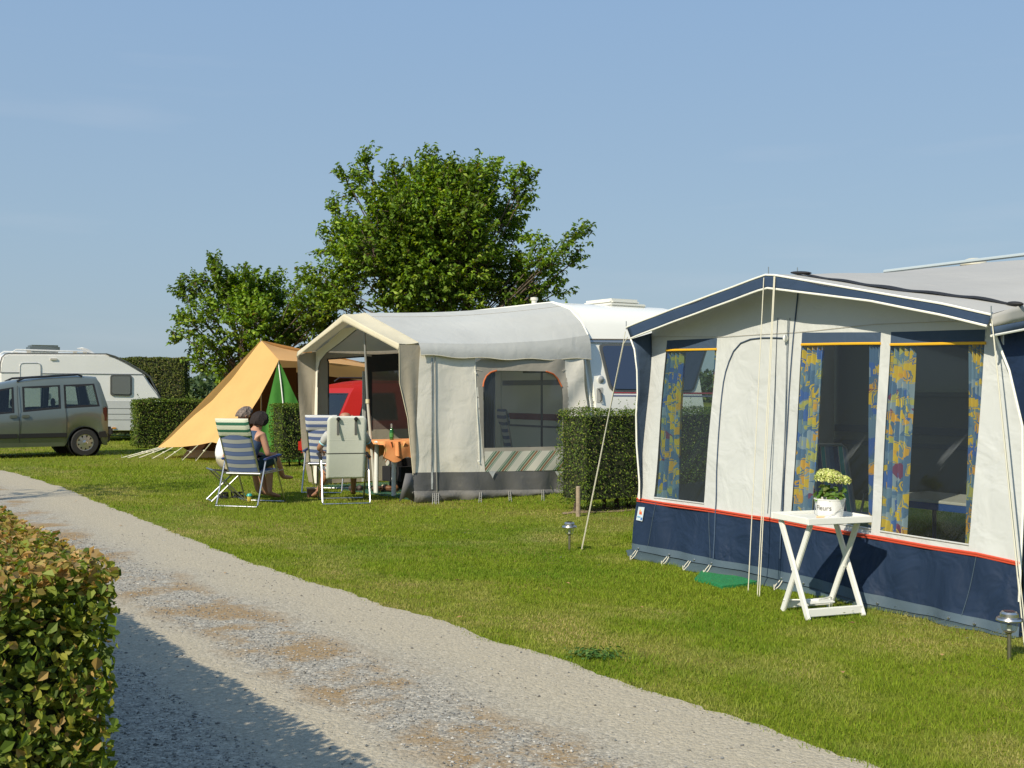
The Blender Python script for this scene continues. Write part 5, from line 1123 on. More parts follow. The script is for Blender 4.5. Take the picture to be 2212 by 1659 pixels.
endpoly('rail', [(60, 545), (1900, 560), (1900, 600), (75, 585)], mTrim, .03, .03, rd=.01); endpoly('rail', [(60, 536), (1900, 548), (1900, 560), (60, 548)], M('brown trim', (.16, .13, .09), .5), .04, .04, rd=.005)
endpoly('stripe', [(440, 1240), (1900, 1250), (1900, 1270), (440, 1258)], M('red stripe', (.35, .05, .06), .5), .006, .006, rd=.001); endpoly('stripe', [(435, 1280), (1900, 1290), (1900, 1305), (435, 1298)], M('blue stripe', (.15, .16, .26), .5), .006, .006, rd=.001)
c_ = endpt(*C9(262, 1075), .0); m_ = MB(); m_.lathe([(.052, 0), (.052, .025), (.044, .032), (.0, .042)], c_, 20, axis=(-1, 0, 0)); m_.build('marker_lamp', M('clear lamp lens', (.35, .35, .33), .15, spec=.8, coat=.5), v2); m_ = MB(); m_.lathe([(.062, 0), (.062, .02), (.050, .026)], c_, 20, axis=(-1, 0, 0)); m_.build('lamp_ring', mGreyP, v2)
hp_ = endpoly('handle_recess', [(215, 1190), (300, 1180), (295, 1385), (215, 1380)], M('recess', (.38, .38, .34), .6), .006, .006, rd=.02); m_ = MB(); a = endpt(*C9(240, 1205), .03); b = endpt(*C9(262, 1365), .03); m_.tube([a, a+Vector((-.02, -.02, -.02)), b+Vector((-.02, -.01, .02)), b], .012, 6); m_.build('handle', M('dark handle', (.05, .05, .04), .4), hp_)
m_ = MB(); m_.box((1.35, -1.45, 2.93), (.75, .62, .10), bev=.04); m_.box((1.35, -1.45, 2.875), (.9, .75, .05), bev=.02); m_.build('roof_vent', M('vent plastic', (.66, .66, .60), .4), v2)
m_ = MB(); m_.box((2.3, -.6, 2.88), (.5, .45, .06), bev=.02); m_.build('roof_vent', mBodyC, v2); m_ = MB(); m_.lathe([(.045, 2.84), (.045, 2.97), (.062, 2.98), (.062, 3.02), (.0, 3.03)], (2.0, -.35, 0), 14); m_.build('chimney', M('cream flue', (.6, .58, .50), .5), v2)
m_ = MB(); m_.tube([(endx(z)-.0+.03, .012, z) for z in (.5, .9, 1.25, 1.62, 2.12, 2.5)]+[(.44, .012, 2.66), (.64, .012, 2.775), (.97, .012, 2.86), (3.6, .012, 2.86), (4.1, .012, 2.76)], .016, 6); m_.build('awning_rail', mWhP, v2)
# side seen inside the awning: door, window, stripes
m_ = MB(); m_.box((1.35, .008, 2.0), (.9, .02, .45), bev=.004); m_.build('window', mSeal, v2); m_ = MB(); m_.box((1.35, .022, 2.0), (.8, .012, .36)); m_.build('pane', mWinG, v2)
dr = MB().box((2.75, .008, 1.45), (.62, .02, 1.75), bev=.006).build('door', mBodyC, v2); MB().box((2.97, .03, 1.4), (.04, .03, .14), bev=.008).build('handle', mBlack, dr)
for z, h_, c__ in ((1.62, .08, (.10, .11, .15)), (1.08, .10, (.20, .05, .08)), (.93, .03, (.15, .15, .2))): MB().box((1.35, .004, z), (2.1, .012, h_)).build('stripe', M('caravan stripe', c__, .5), v2)
MB().box((3.7, .008, 2.0), (.5, .02, .45), bev=.004).build('window', mSeal, v2)
for x in (2.2,): wheel(v2, (x, -.10, .32), .32, .18, (0, 1, 0)); wheel(v2, (x, -2.2, .32), .32, .18, (0, -1, 0))
m_ = MB(); m_.tube([(.1, -.6, .42), (-1.1, -1.15, .42)], .03, 6); m_.tube([(.1, -1.7, .42), (-1.1, -1.15, .42)], .03, 6); m_.tube([(-1.0, -1.15, .5), (-1.0, -1.15, .02)], .025, 8); m_.build('drawbar', mTrim, v2)
# --- far left caravan: local x = U, local y = W (away)
RZU = math.atan2(U.y, U.x)
O1 = Vector((-14.22, 31.28, 0)); P1 = Plane(O1, U, Z)
C1 = lambda x, y: (.28594*x, 677.7+.28594*y)
def f1(x, y): p = P1.px(*C1(x, y)); return ((p-O1).dot(U), p.z)
prof1 = [f1(*q) for q in ((8, 885), (-6, 470), (0, 380), (20, 320), (60, 300), (800, 305), (870, 325), (960, 370), (1080, 440), (1130, 520), (1190, 600), (1255, 700), (1262, 780), (1230, 885))]
v1 = caravan('touring_caravan', 'white caravan with silver roof rails behind the grey-green car', O1, RZU, prof1, 2.2, mBody, .05)
def s1(name, pts, mat, off=.012, th=.014, par=v1, rd=.05):
    P = rounded([f1(*q) for q in pts], rd); m = MB(); m.slab([Vector((x, -off, z)) for x, z in P], Vector((0, th, 0))); return m.build(name, mat, par, False, False)
w1 = s1('window', [(832, 462), (995, 462), (995, 622), (832, 618)], mSeal, .03, .04, rd=.08); s1('pane', [(846, 474), (982, 474), (982, 610), (846, 606)], mWinG, .045, .02, w1, rd=.07)
s1('lower_panel', [(5, 652), (1200, 660), (1200, 880), (10, 880)], mGreyP, .006, .01, rd=.01); 
for y in (712, 755, 798): s1('panel_groove', [(400, y), (1200, y+3), (1200, y+6), (400, y+3)], mSeal, .010, .006, rd=.001)
s1('body_line', [(312, 448), (1090, 455), (1090, 461), (312, 454)], mTrim, .012, .012, rd=.001); s1('body_line', [(0, 441), (145, 441), (145, 447), (0, 447)], mTrim, .012, .012, rd=.001)
d1_ = s1('door', [(150, 374), (305, 374), (305, 870), (150, 870)], mBody, .010, .012, rd=.06)
for pts in ([(148, 500), (148, 372), (307, 372), (307, 500)],):
    m = MB(); m.tube([Vector((f1(*q)[0], -.012, f1(*q)[1])) for q in ((150, 870), (150, 400), (155, 378), (180, 373), (280, 373), (302, 380), (307, 400), (307, 870))], .010, 5); m.build('door_seal', mTrim, d1_)
s1('vent_cap', [(378, 336), (430, 336), (430, 350), (378, 350)], M('beige cap', (.5, .48, .42), .5), .03, .03, rd=.02); s1('grille', [(338, 602), (378, 602), (378, 645), (338, 645)], mTrim, .014, .01, rd=.01)
s1('reflector', [(846, 858), (876, 858), (876, 868), (846, 868)], M('amber reflector', (.7, .28, .03), .3), .03, .03, rd=.02)
# dark front window on the sloping nose
A1 = [f1(*q) for q in ((1130, 480), (1165, 520), (1205, 590), (1245, 660))]
m = MB(); m.ruled([Vector((x+.03, .12, z)) for x, z in A1], [Vector((x+.03, 2.08, z)) for x, z in A1], 8, 2); m.build('front_window', mWin, v1)
tr_ = [f1(*q) for q in ((800, 303), (870, 323), (960, 368), (1080, 438), (1130, 475))]; m = MB(); m.tube([Vector((x, -.01, z)) for x, z in tr_]+[Vector((f1(1190, 600)[0], -.01, f1(1190, 600)[1])), Vector((f1(1240, 690)[0], -.01, f1(1240, 690)[1]))], .022, 6); m.build('corner_trim', mSeal, v1)
m = MB(); m.tube([Vector((f1(x, y)[0], -.005, f1(x, y)[1])) for x, y in ((0, 440), (0, 380), (12, 330), (40, 304), (70, 300), (400, 301), (800, 303))], .016, 5); m.build('edge_trim', mSeal, v1)
m = MB(); m.ruled([Vector((x+.012, .0, z+.012)) for x, z in tr_], [Vector((x+.012, 2.2, z+.012)) for x, z in tr_], 10, 3); m.build('nose_panel', M('grey nose panel', (.30, .33, .33), .4), v1)
xa, za = f1(95, 285); xb, _ = f1(745, 290); zt = f1(200, 272)[1]
for y in (.15, 2.05):
    m = MB(); m.tube([(xa, y, za-.03), (xa+.12, y, zt), (xb-.25, y, zt-.02), (xb, y, za-.05)], .022, 7); m.build('roof_rail', M('white rail', (.65, .65, .62), .4), v1)
    for x in (xa+.45, xa+1.7, xb-.35): m = MB(); m.box((x, y, za-.01), (.10, .05, .10)); m.build('rail_foot', M('rail foot', (.45, .42, .35), .6), v1)
x0, z0 = f1(270, 285); x1, z1 = f1(500, 232)
m = MB(); m.box(((x0+x1)/2, 1.1, (z0+z1)/2), (x1-x0, .7, z1-z0), bev=.05); m.build('roof_hatch', glassmat('smoked hatch', (.55, .55, .52), 1.5, .15), v1); x0, z0 = f1(670, 250); x1, z1 = f1(785, 300)
m = MB(); m.patch((x0, .8, z0), (x0, 1.5, z0), (x1, 1.5, z1-.05), (x1, .8, z1-.05), 2, 6, lambda p: Z*.05*math.sin((p.x-x0)/(x1-x0)*pi)); m.build('roof_hatch', mGreyP, v1, solid=.02)
wheel(v1, (2.3, .2, .33), .33, .18, (0, -1, 0)); wheel(v1, (2.3, 2.0, .33), .33, .18, (0, 1, 0)); m = MB(); m.box((2.2, 1.1, .30), (3.6, 1.6, .12)); m.build('chassis', mBlack, v1)
# --- caravan behind the blue awning
RZB = math.atan2(BA_.y, BA_.x); O3 = BP(-.9, -DEP-.02, 0)
prof3 = [(.1, .4), (0, 1.2), (.2, 2.2), (.6, 2.58), (.95, 2.62), (5.2, 2.62), (5.7, 2.4), (6.0, 1.3), (5.8, .4)]
v3 = caravan('touring_caravan', 'beige caravan mostly hidden behind the blue and cream awning roof', O3, RZB, prof3, 2.2, M('shaded beige caravan panel', (.09, .085, .06), .5, var=.05), .04)  # awning interior's shade is put into the panel colour, a darkened beige
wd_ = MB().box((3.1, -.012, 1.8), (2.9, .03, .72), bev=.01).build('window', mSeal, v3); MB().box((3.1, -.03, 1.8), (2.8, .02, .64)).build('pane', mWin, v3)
for z, h_ in ((1.12, .07), (.98, .04)): MB().box((3.0, -.006, z), (5.6, .014, h_)).build('stripe', M('dark stripe', (.02, .02, .04), .4), v3)
m = MB(); m.tube([(1.45, .05, 2.66), (5.2, .05, 2.68)], .018, 7); m.build('roof_rail', M('pale blue rail', (.40, .46, .48), .4), v3); m = MB(); m.ell((2.33, .22, 2.65), (.12, .12, .065)); m.build('roof_vent', M('cream vent cap', (.55, .53, .42), .5), v3)
wheel(v3, (2.8, .2, .32), .32, .18, (0, -1, 0)); wheel(v3, (2.8, 2.0, .32), .32, .18, (0, 1, 0))
# ------------------------------------------------------------------ cars
def car(name, label, loc, rz, st, win, paint, glassm, rear, rows=None, wr=.31, wb=2.69, track=.76, rimm=mAlu, rails=None, mould=None):
    """st: list of stations (x, zbot, zbelt, zwt, zroof, whalf, rhalf, lean); local +x forward, near side +y"""
    root = empty(name, loc, rz, label, 'car', 'parked cars'); body = MB(); gl = []; ns = len(st)
    def rowpts(s, sg):
        x, zb, zl, zw, zr, hw, hr, ln = s
        zs = [zb, zb+(zl-zb)*.33, zb+(zl-zb)*.7, zl-.03, zl, zw, zr-.06, zr, zr+.02]; ys = [hw-.05, hw, hw, hw-.012, hw-.03, hw-.03-(hw-.03-hr)*.55, hr+.015, hr-.09, 0]
        xs_ = [x, x, x, x, x, x+ln*.75, x+ln, x+ln, x+ln]
        return [(a, sg*b, c) for a, b, c in zip(xs_, ys, zs)]
    for sg in (1, -1):
        R_ = [rowpts(s, sg) for s in st]
        for i in range(ns-1):
            for j in range(8):
                q = [R_[i][j], R_[i+1][j], R_[i+1][j+1], R_[i][j+1]]
                if sg < 0: q.reverse()
                if j == 4 and i in win: gl.append((sg, i, q))
                else: body.add(q, [(0, 1, 2, 3)])
    for i, side in ((0, 0), (ns-1, 1)):          # end caps
        A = rowpts(st[i], 1); B = rowpts(st[i], -1)
        for j in range(8):
            a, b, c, d = [Vector(v) for v in (A[j], B[j], B[j+1], A[j+1])]
            if j == 4 and rear:
                f0, f1_ = .07, .93; p = [a, a.lerp(b, f0), d.lerp(c, f0), d]; q = [a.lerp(b, f1_), b, c, d.lerp(c, f1_)]; g = [a.lerp(b, f0), a.lerp(b, f1_), d.lerp(c, f1_), d.lerp(c, f0)]
                for k in (p, q): body.add(k if side else list(reversed(k)), [(0, 1, 2, 3)])
                gl.append((0, i, g))
            elif j < 8: body.add([a, b, c, d] if side else [d, c, b, a], [(0, 1, 2, 3)])
    bm = bmesh.new(); me = bpy.data.meshes.new('body'); me.from_pydata(body.v, [], body.f); bm.from_mesh(me); bmesh.ops.remove_doubles(bm, verts=bm.verts, dist=.0005); bmesh.ops.recalc_face_normals(bm, faces=bm.faces); bm.to_mesh(me); bm.free(); finish(me, paint)
    o = bpy.data.objects.new('body', me); col.objects.link(o); o.parent = root
    runs = {}
    for sg, i, q in gl: runs.setdefault((sg, win[i] if sg else 'end%d' % i), []).append(q)
    for (sg, nm), qs in runs.items():
        m = MB()
        for q in qs: m.add(q, [(0, 1, 2, 3)])
        m.build('window', glassm, root)
        # black frit frame around the outline
        P = [Vector(v) for q in qs for v in q]; bot = [(Vector(q[0]), Vector(q[1])) for q in qs]
        if sg:
            loop = [Vector(qs[0][0 if sg > 0 else 3])]+[Vector(q[1 if sg > 0 else 2]) for q in qs]+[Vector(q[2 if sg > 0 else 1]) for q in reversed(qs)]+[Vector(qs[0][3 if sg > 0 else 0])]; loop.append(loop[0])
        else: loop = [Vector(v) for v in qs[0]]+[Vector(qs[0][0])]
        m = MB(); c__ = sum(loop[:-1], Vector())/(len(loop)-1); inner = [p+(c__-p).normalized()*.055 for p in loop]; off = Vector((0, sg*.004, 0)) if sg else Vector((-.004 if st[0][0] < 0 else .004, 0, 0))
        m.ruled([p+off for p in loop], [p+off for p in inner], (len(loop)-1)*1, 1) if False else [m.add([loop[k]+off, loop[k+1]+off, inner[k+1]+off, inner[k]+off], [(0, 1, 2, 3)]) for k in range(len(loop)-1)]
        m.build('window_seal', mBlack, root, smooth=False)
    for x in (0, wb):
        for sg in (1, -1):
            wheel(root, (x, sg*track, wr), wr, .19, (0, sg, 0), rimm, 9)
            m = MB(); m.lathe([(wr+.035, -.12), (wr+.035, .0), (wr*.2, -.0)], (x, sg*(track+.0), wr), 30, axis=(0, sg, 0)) if False else m.lathe([(0, 0), (wr+.05, 0), (wr+.05, .25)], (x, sg*(track-.16), wr), 28, axis=(0, sg, 0)); m.build('wheel_arch', mBlack, root)
    return root
def arches(x0, wb, r, zb, dx=.09):
    pass
def stations(xs_, fn): return [fn(x) for x in xs_]
def zarch(x, wb, wr, zb):
    z = zb
    for c in (0, wb):
        d = abs(x-c); rr = wr+.05
        if d < rr: z = max(z, wr+math.sqrt(rr*rr-d*d))
    return z
def mk1(x):
    zb = zarch(x, 2.69, .31, .24); zl = lerp(x, [-.5, .5, 1.3, 2.3, 3.3, 3.6], [1.14, 1.09, 1.02, .93, .86, .72]); zw = lerp(x, [-.5, .5, 1.5, 2.1, 2.7, 3.0], [1.66, 1.62, 1.57, 1.50, 1.05, .95])
    zr = lerp(x, [-.5, .1, .8, 1.4, 1.9, 2.2, 2.7, 3.1, 3.6], [1.81, 1.83, 1.79, 1.71, 1.60, 1.50, 1.14, 1.0, .80]); zw = min(zw, zr-.10); zl = min(zl, zw-.04)
    hw = lerp(x, [-.52, -.4, 3.2, 3.55], [.82, .86, .86, .70]); hr = lerp(x, [-.5, 1.8, 2.8, 3.5], [.64, .64, .70, .62]); ln = lerp(x, [-.52, -.3, .3], [.20, .12, 0]); return (x, zb, zl, zw, zr, hw, hr, ln)
X1 = [-.52, -.42, -.355, -.33, -.27, -.20, -.10, 0, .10, .20, .27, .33, .355, .44, .52, .8, 1.1, 1.32, 1.50, 1.9, 2.1, 2.30, 2.33, 2.4, 2.5, 2.6, 2.69, 2.8, 2.9, 3.0, 3.05, 3.2, 3.55]
win1 = {i: ('rear' if X1[i] < .44 else 'slide' if X1[i] < 1.3 else 'front') for i in range(len(X1)-1) if (-.33 <= X1[i] < .44) or (.52 <= X1[i] < 1.3) or (1.5 <= X1[i] < 2.3)}
mGG = M('grey-green metallic paint', (.155, .18, .155), .3, .5, coat=.6, var=.04, vs_=2)
RX = Vector((-.811, -.585, 0)); ofs = Vector((.585, -.811, 0))
car1 = car('parked_car', 'grey-green high-roofed family car parked before the white caravan', Vector((-9.74, 25.6, 0))-ofs*.80, math.atan2(-.585, -.811), stations(X1, mk1), win1, mGG, mGlass, True)
for s in (1, -1):
    m = MB(); m.ruled([(-.30, s*.872, .55), (-.45, s*.87, .56)], [(-.30, s*.872, .42), (-.50, s*.87, .42)], 1, 1)
    for a, b in ((.40, 1.42), (1.44, 2.28)): m.box(((a+b)/2, s*.868, .49), (b-a, .022, .10), bev=.008)
    m.build('side_moulding', mBlack, car1); m = MB(); m.tube([(.0, s*.60, 1.82), (.1, s*.60, 1.86), (1.25, s*.60, 1.775), (1.4, s*.60, 1.70)], .024, 6); m.build('roof_rail', mBlack, car1)
    m = MB(); m.box((-.44, s*.80, .95), (.12, .10, .34), bev=.02); m.build('tail_light', M('dark red lens', (.06, .012, .010), .25, coat=.5), car1)
    for x in (.40, 1.40): m = MB(); m.tube([(x, s*.862, .34), (x+.0, s*.872, .8), (x+.02, s*.862, 1.02), (x+.03, s*.80, 1.35), (x+.02, s*.74, 1.60)], .005, 4); m.build('door_gap', mBlack, car1)
    for x in (1.27, 1.52): m = MB(); m.box((x, s*.872, .92), (.16, .03, .07), bev=.012); m.build('door_handle', mGG, car1)
m = MB(); m.box((-.56, 0, .55), (.16, 1.62, .22), bev=.04); m.box((-.48, 0, .38), (.22, 1.56, .16), bev=.03); m.build('rear_bumper', M('dark bumper', (.03, .03, .03), .6), car1)
m = MB(); m.box((3.5, 0, .5), (.25, 1.6, .3), bev=.06); m.build('front_bumper', M('dark bumper', (.03, .03, .03), .6), car1)
for y in (.38, -.38):
    for x in (.5, 1.55): m = MB(); m.box((x, y, .80), (.16, .44, .62), rot=(0, -.15, 0), bev=.05); m.ell((x-.10, y, 1.22), (.05, .12, .10)); m.box((x+.25, y, .52), (.5, .46, .14), bev=.04); m.build('seat', M('dark seat cloth', (.03, .03, .035), .9), car1)
m = MB(); m.box((1.1, 0, .30), (3.0, 1.5, .1)); m.build('floor_pan', mBlack, car1)
def mk2(x):
    zb = zarch(x, 2.6, .31, .28); zl = lerp(x, [-.8, 3.2, 3.4], [.98, .93, .8]); zr = lerp(x, [-.82, -.3, 1.2, 1.8, 2.5, 3.3], [1.60, 1.66, 1.66, 1.56, 1.12, .88]); zw = min(lerp(x, [-.8, 1.5, 2.2], [1.45, 1.46, 1.32]), zr-.10); zl = min(zl, zw-.03)
    return (x, zb, zl, zw, zr, lerp(x, [-.82, -.5, 3.1, 3.45], [.78, .87, .87, .68]), lerp(x, [-.8, 2, 3], [.60, .62, .66]), lerp(x, [-.82, -.4, .2], [.34, .2, 0]))
X2 = [-.82, -.66, -.50, -.355, -.33, -.27, -.2, -.1, 0, .1, .2, .27, .33, .355, .5, .62, 1.0, 1.35, 1.5, 1.9, 2.2, 2.24, 2.3, 2.4, 2.5, 2.6, 2.7, 2.8, 2.9, 2.96, 3.1, 3.4]
win2 = {i: ('rearq' if X2[i] < .3 else 'rdoor' if X2[i] < 1.35 else 'front') for i in range(len(X2)-1) if (-.50 <= X2[i] < .27) or (.5 <= X2[i] < 1.35) or (1.5 <= X2[i] < 2.2)}
mRedP = M('red car paint', (.36, .012, .006), .42, 0, spec=.25)
car2 = car('parked_car', 'red estate car seen through the open cream awning', Q(3.62-2.46, 5.62, 0) if False else Vector((-2.72, 20.55, 0)), math.atan2(.554, .833), stations(X2, mk2), win2, mRedP, mGlassD, True, wb=2.6)
for s in (1, -1):
    m = MB(); m.tube([(-.3, s*.60, 1.66), (-.2, s*.60, 1.73), (1.2, s*.60, 1.73), (1.35, s*.60, 1.64)], .018, 6); m.build('roof_rail', mBlack, car2)
    m = MB(); m.box((-.75, s*.76, .82), (.10, .16, .36), bev=.03); m.build('tail_light', M('red lens', (.5, .03, .02), .2, coat=.6), car2)
m = MB(); m.box((-.86, 0, .48), (.16, 1.66, .26), bev=.05); m.build('rear_bumper', mRedP, car2)
for y in (.38, -.38): m = MB(); m.box((.6, y, .80), (.16, .44, .62), rot=(0, -.15, 0), bev=.05); m.build('seat', M('dark seat cloth', (.03, .03, .035), .9), car2)
# ------------------------------------------------------------------ orange tent
tn = empty('ridge_tent', V(600, 960, 25.0)-Z*V(600, 960, 25.0).z, 0, 'large orange ridge tent with green side panel and long guy lines', 'tent')
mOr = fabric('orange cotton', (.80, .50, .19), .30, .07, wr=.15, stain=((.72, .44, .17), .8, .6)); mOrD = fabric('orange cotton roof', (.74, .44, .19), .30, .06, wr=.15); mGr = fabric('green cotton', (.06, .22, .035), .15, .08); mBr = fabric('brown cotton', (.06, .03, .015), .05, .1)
A = V(564, 735, 24.6); T_ = V(340, 967, 24.9); S_ = V(486, 962, 22.9); F_ = V(602, 777.5, 23.5); Bp = V(800, 786, 26.0); Gp = V(806, 795, 23.9)
eL = [A]+[V(x, y, 24.6+.3*i/6) for i, (x, y) in enumerate(((539, 769), (499, 820), (460, 864), (424, 893), (368, 945), (352, 958)))]+[T_]
eR = [F_]+[V(x, y, Y_) for x, y, Y_ in ((585, 812, 23.4), (560, 860, 23.25), (530, 905, 23.1))]+[S_]
bot = [T_, V(372, 966, 24.4), V(390, 964.5, 24.1), V(427, 961, 23.6), V(455, 954.5, 23.3), S_]
m = MB(); m.coons([A, F_], [T_, V(390, 965.5, 24.1), V(427, 961.5, 23.6), V(458, 955, 23.2), S_], eL, eR, 30, 40, lambda p: Vector((0, .02*math.sin(p.x*5+p.z*4), 0))); m.build('fly_sheet', mOr, tn, True)
ridge = [A, V(582, 742, 24.9), V(610, 750, 25.1), V(645, 757.5, 25.3), V(720, 772, 25.7), Bp]; frnt = [F_, V(625, 779.5, 23.5), V(645, 780.5, 23.6), V(720, 784.5, 23.7), Gp]
m = MB(); m.ruled(ridge, frnt, 30, 8); m.build('roof_sheet', mOrD, tn, True)
bk = [V(300, 955, 27.8), V(850, 955, 29)]; m = MB(); m.ruled([A, Bp], [Vector((A.x-1.8, 28.2, .2)), Vector((Bp.x+.8, 29.2, .2))], 20, 16); m.build('back_sheet', mOr, tn, True)
m = MB(); m.patch(Gp, Bp, Vector((Bp.x+.7, 29.0, .2)), Vector((Gp.x+.9, 25.0, .1)), 10, 14); m.patch(Bp, Gp, Gp+Vector((.4, 1.2, -1.9)), Bp+Vector((.5, .8, -2.0)), 8, 10); m.build('side_sheet', mOrD, tn, True)
m = MB(); m.patch(A, T_, Vector((A.x-1.8, 28.2, .2)), Vector((A.x-1.8, 28.2, .2)), 14, 14); m.build('side_sheet', mOr, tn, True)
ga = V(601, 780, 23.55); gl_ = Vector((V(548, 900, 22.9).x, 22.9, .02)); gr_ = Vector((V(700, 900, 23.5).x, 23.5, .02))
m = MB(); m.ruled([ga, ga+Vector((.02, .02, 0))], [gl_, gr_], 40, 30, lambda p: Vector((0, .035*math.sin(p.x*22)*(2.3-p.z)*.5, 0))); m.build('green_panel', mGr, tn, True)
m = MB(); m.tube([ga, V(607, 830, 23.45), V(611, 868, 23.4), Vector((V(612, 900, 23.4).x, 23.4, 0))], .013, 6); m.build('pole', mWhP, tn, True)
m = MB(); m.tube([A+Z*.05, Vector((A.x, A.y, 0))], .018, 6); m.build('pole', mPole, tn, True); m = MB(); m.tube([Bp, Vector((Bp.x, Bp.y, 0))], .018, 6); m.build('pole', mPole, tn, True)
# dark inner tent wall and mud wall below the fly
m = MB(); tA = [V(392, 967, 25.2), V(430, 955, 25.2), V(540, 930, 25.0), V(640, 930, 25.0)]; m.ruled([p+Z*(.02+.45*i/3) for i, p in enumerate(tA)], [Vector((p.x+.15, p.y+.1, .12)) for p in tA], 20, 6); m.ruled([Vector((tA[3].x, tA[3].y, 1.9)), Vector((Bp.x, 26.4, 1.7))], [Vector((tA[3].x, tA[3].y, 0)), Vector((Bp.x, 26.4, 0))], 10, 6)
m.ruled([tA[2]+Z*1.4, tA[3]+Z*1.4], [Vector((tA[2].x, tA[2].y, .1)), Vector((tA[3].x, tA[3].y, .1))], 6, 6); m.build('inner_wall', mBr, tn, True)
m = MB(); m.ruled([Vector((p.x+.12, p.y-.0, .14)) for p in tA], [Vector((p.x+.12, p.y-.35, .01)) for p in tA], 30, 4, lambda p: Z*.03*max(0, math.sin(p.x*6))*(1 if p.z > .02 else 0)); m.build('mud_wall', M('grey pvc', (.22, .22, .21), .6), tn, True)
for (gx, gy, ax_, ay_, Y_) in ((263, 988.8, 345, 966.5, 24.85), (276, 989, 352, 967, 24.75), (300, 989, 358, 967, 24.6), (329, 990.7, 374, 966, 24.4), (356, 992, 397, 964.5, 24.05), (393, 995, 428, 961, 23.6), (423, 996, 457, 955, 23.25)):
    a = V(ax_, ay_, Y_); g = G(gx, gy); m = MB(); m.tube([a, g], .010, 5); q = a.lerp(g, .45); m.ell(q, (.03, .012, .02)); m.build('guy_rope', mRope, tn, True); m = MB(); m.tube([g+Z*.06, g-Z*.1], .008, 5); m.build('peg', mSteel, tn, True)
# ------------------------------------------------------------------ dining table inside the cream awning
tb = empty('camping_table', Q(.62, 1.28), RZU, 'white-legged camping table inside the cream awning', 'table')
m = MB(); m.box((0, 0, .765), (1.1, .66, .03), bev=.008); m.build('tabletop', mWhite, tb)
for x in (-.36, .46):
    for y in (-.27, .27): m = MB(); m.tube([(x, y, .75), (x*1.02, y, 0)], .032, 10); m.build('leg', mWhite, tb)
m_, t_, b_, o_ = newmat('orange printed cloth'); tcn = N(t_, 'ShaderNodeTexCoord'); vo = N(t_, 'ShaderNodeTexVoronoi', i_Scale=6.0); t_.links.new(tcn.outputs['Object'], vo.inputs[0]); t_.links.new(ramp(t_, vo.outputs['Distance'], [(0, (.75, .50, .16)), (.22, (.80, .50, .18)), (.3, (.78, .34, .13)), (.6, (.76, .30, .11))]), b_.inputs['Base Color']); b_.inputs['Roughness'].default_value = .8; mCloth = m_
cl0 = Vector(tb.location)
def T2(a, b, z): return cl0+U*a+W*b+Z*z
m = MB()
def clothf(u, v):
    a = -.60+1.2*u; b = -.50+1.0*v; ax_ = max(0, abs(a)-.55); bx = max(0, abs(b)-.33); dr = ax_*1.0+bx*1.35
    hang = dr+(.10*math.sin(u*9)**2 if bx > 0 else 0)*bx*4
    return T2(math.copysign(min(abs(a), .56+.02*math.sin(b*20)), a), math.copysign(min(abs(b), .345+.02*math.sin(a*14)*min(1, bx*8)), b), .784-hang)
m.grid(clothf, 60, 40)
for cx_, w_, dp in ((.42, .16, .34), (-.35, .12, .2)): m.ruled([T2(cx_-w_, -.35, .775), T2(cx_+w_, -.35, .775)], [T2(cx_-.03, -.37, .775-dp), T2(cx_+.04, -.37, .775-dp*1.05)], 12, 10, lambda p: -W*.02*math.sin((p-cl0).dot(U)*50))
tag(m.build('tablecloth', mCloth, smooth=True), 'orange patterned tablecloth draped over the camping table', 'tablecloth')
bt = empty('beer_bottle', Vector((-1.735, 15.98, .786)), 0, 'green glass bottle with silver neck foil on the orange tablecloth', 'bottle')
bk_ = cl0-U*.236+W*.04; bt.location = (bk_.x, bk_.y, .786)
m = MB(); m.lathe([(0, 0), (.030, 0), (.031, .01), (.031, .12), (.024, .15), (.013, .17)], n=16); m.build('bottle_body', M('green glass', (.01, .10, .015), .08, spec=.8, coat=.5), bt); m = MB(); m.lathe([(.0135, .165), (.0135, .215), (.014, .218), (.014, .23), (0, .232)], n=12); m.build('foil', M('silver foil', (.7, .7, .7), .25, .8), bt); m = MB(); m.lathe([(.0316, .04), (.0316, .10)], n=16); m.build('bottle_label', M('green paper', (.05, .22, .05), .6), bt)
# striped windbreak cloth under the table, dark bag, shoes
m = MB(); m.patch(Q(.75, 2.2, .35), Q(1.5, 2.0, .35), Q(1.5, 2.2, .72), Q(.75, 2.35, .74), 8, 4); tag(m.build('rolled_windbreak', stripes('striped cloth', (1, 0, -.6), .1, [(0, (.5, .5, .42)), (.5, (.05, .12, .07)), (.7, (.5, .5, .42)), (.8, (.2, .1, .05))])), 'folded striped cloth behind the orange table', 'cloth')
m = MB(); m.box(Q(1.05, 2.05, .24), (.75, .5, .46), rot=(0, 0, RZU), bev=.12); tag(m.build('holdall', M('black nylon', (.012, .012, .014), .8, bump=.4, bs=8)), 'large black holdall on the green groundsheet under the table', 'bag')
def shoe(label, p, rz, c, cin, grp):
    r_ = empty('shoe', p, rz, label, 'shoe', grp); m = MB(); m.box((0, 0, .012), (.09, .27, .022), bev=.01); m.build('sole', M('shoe sole', [x*.5 for x in c], .8), r_)
    m = MB(); m.ell((0, .06, .04), (.046, .08, .035)); m.ell((0, -.07, .05), (.042, .06, .045)); m.build('upper', M('shoe upper', c, .6), r_); m = MB(); m.ell((0, -.06, .075), (.030, .045, .018)); m.build('lining', M('shoe lining', cin, .8), r_)
gp = lambda x, y: G(*C2(x, y))
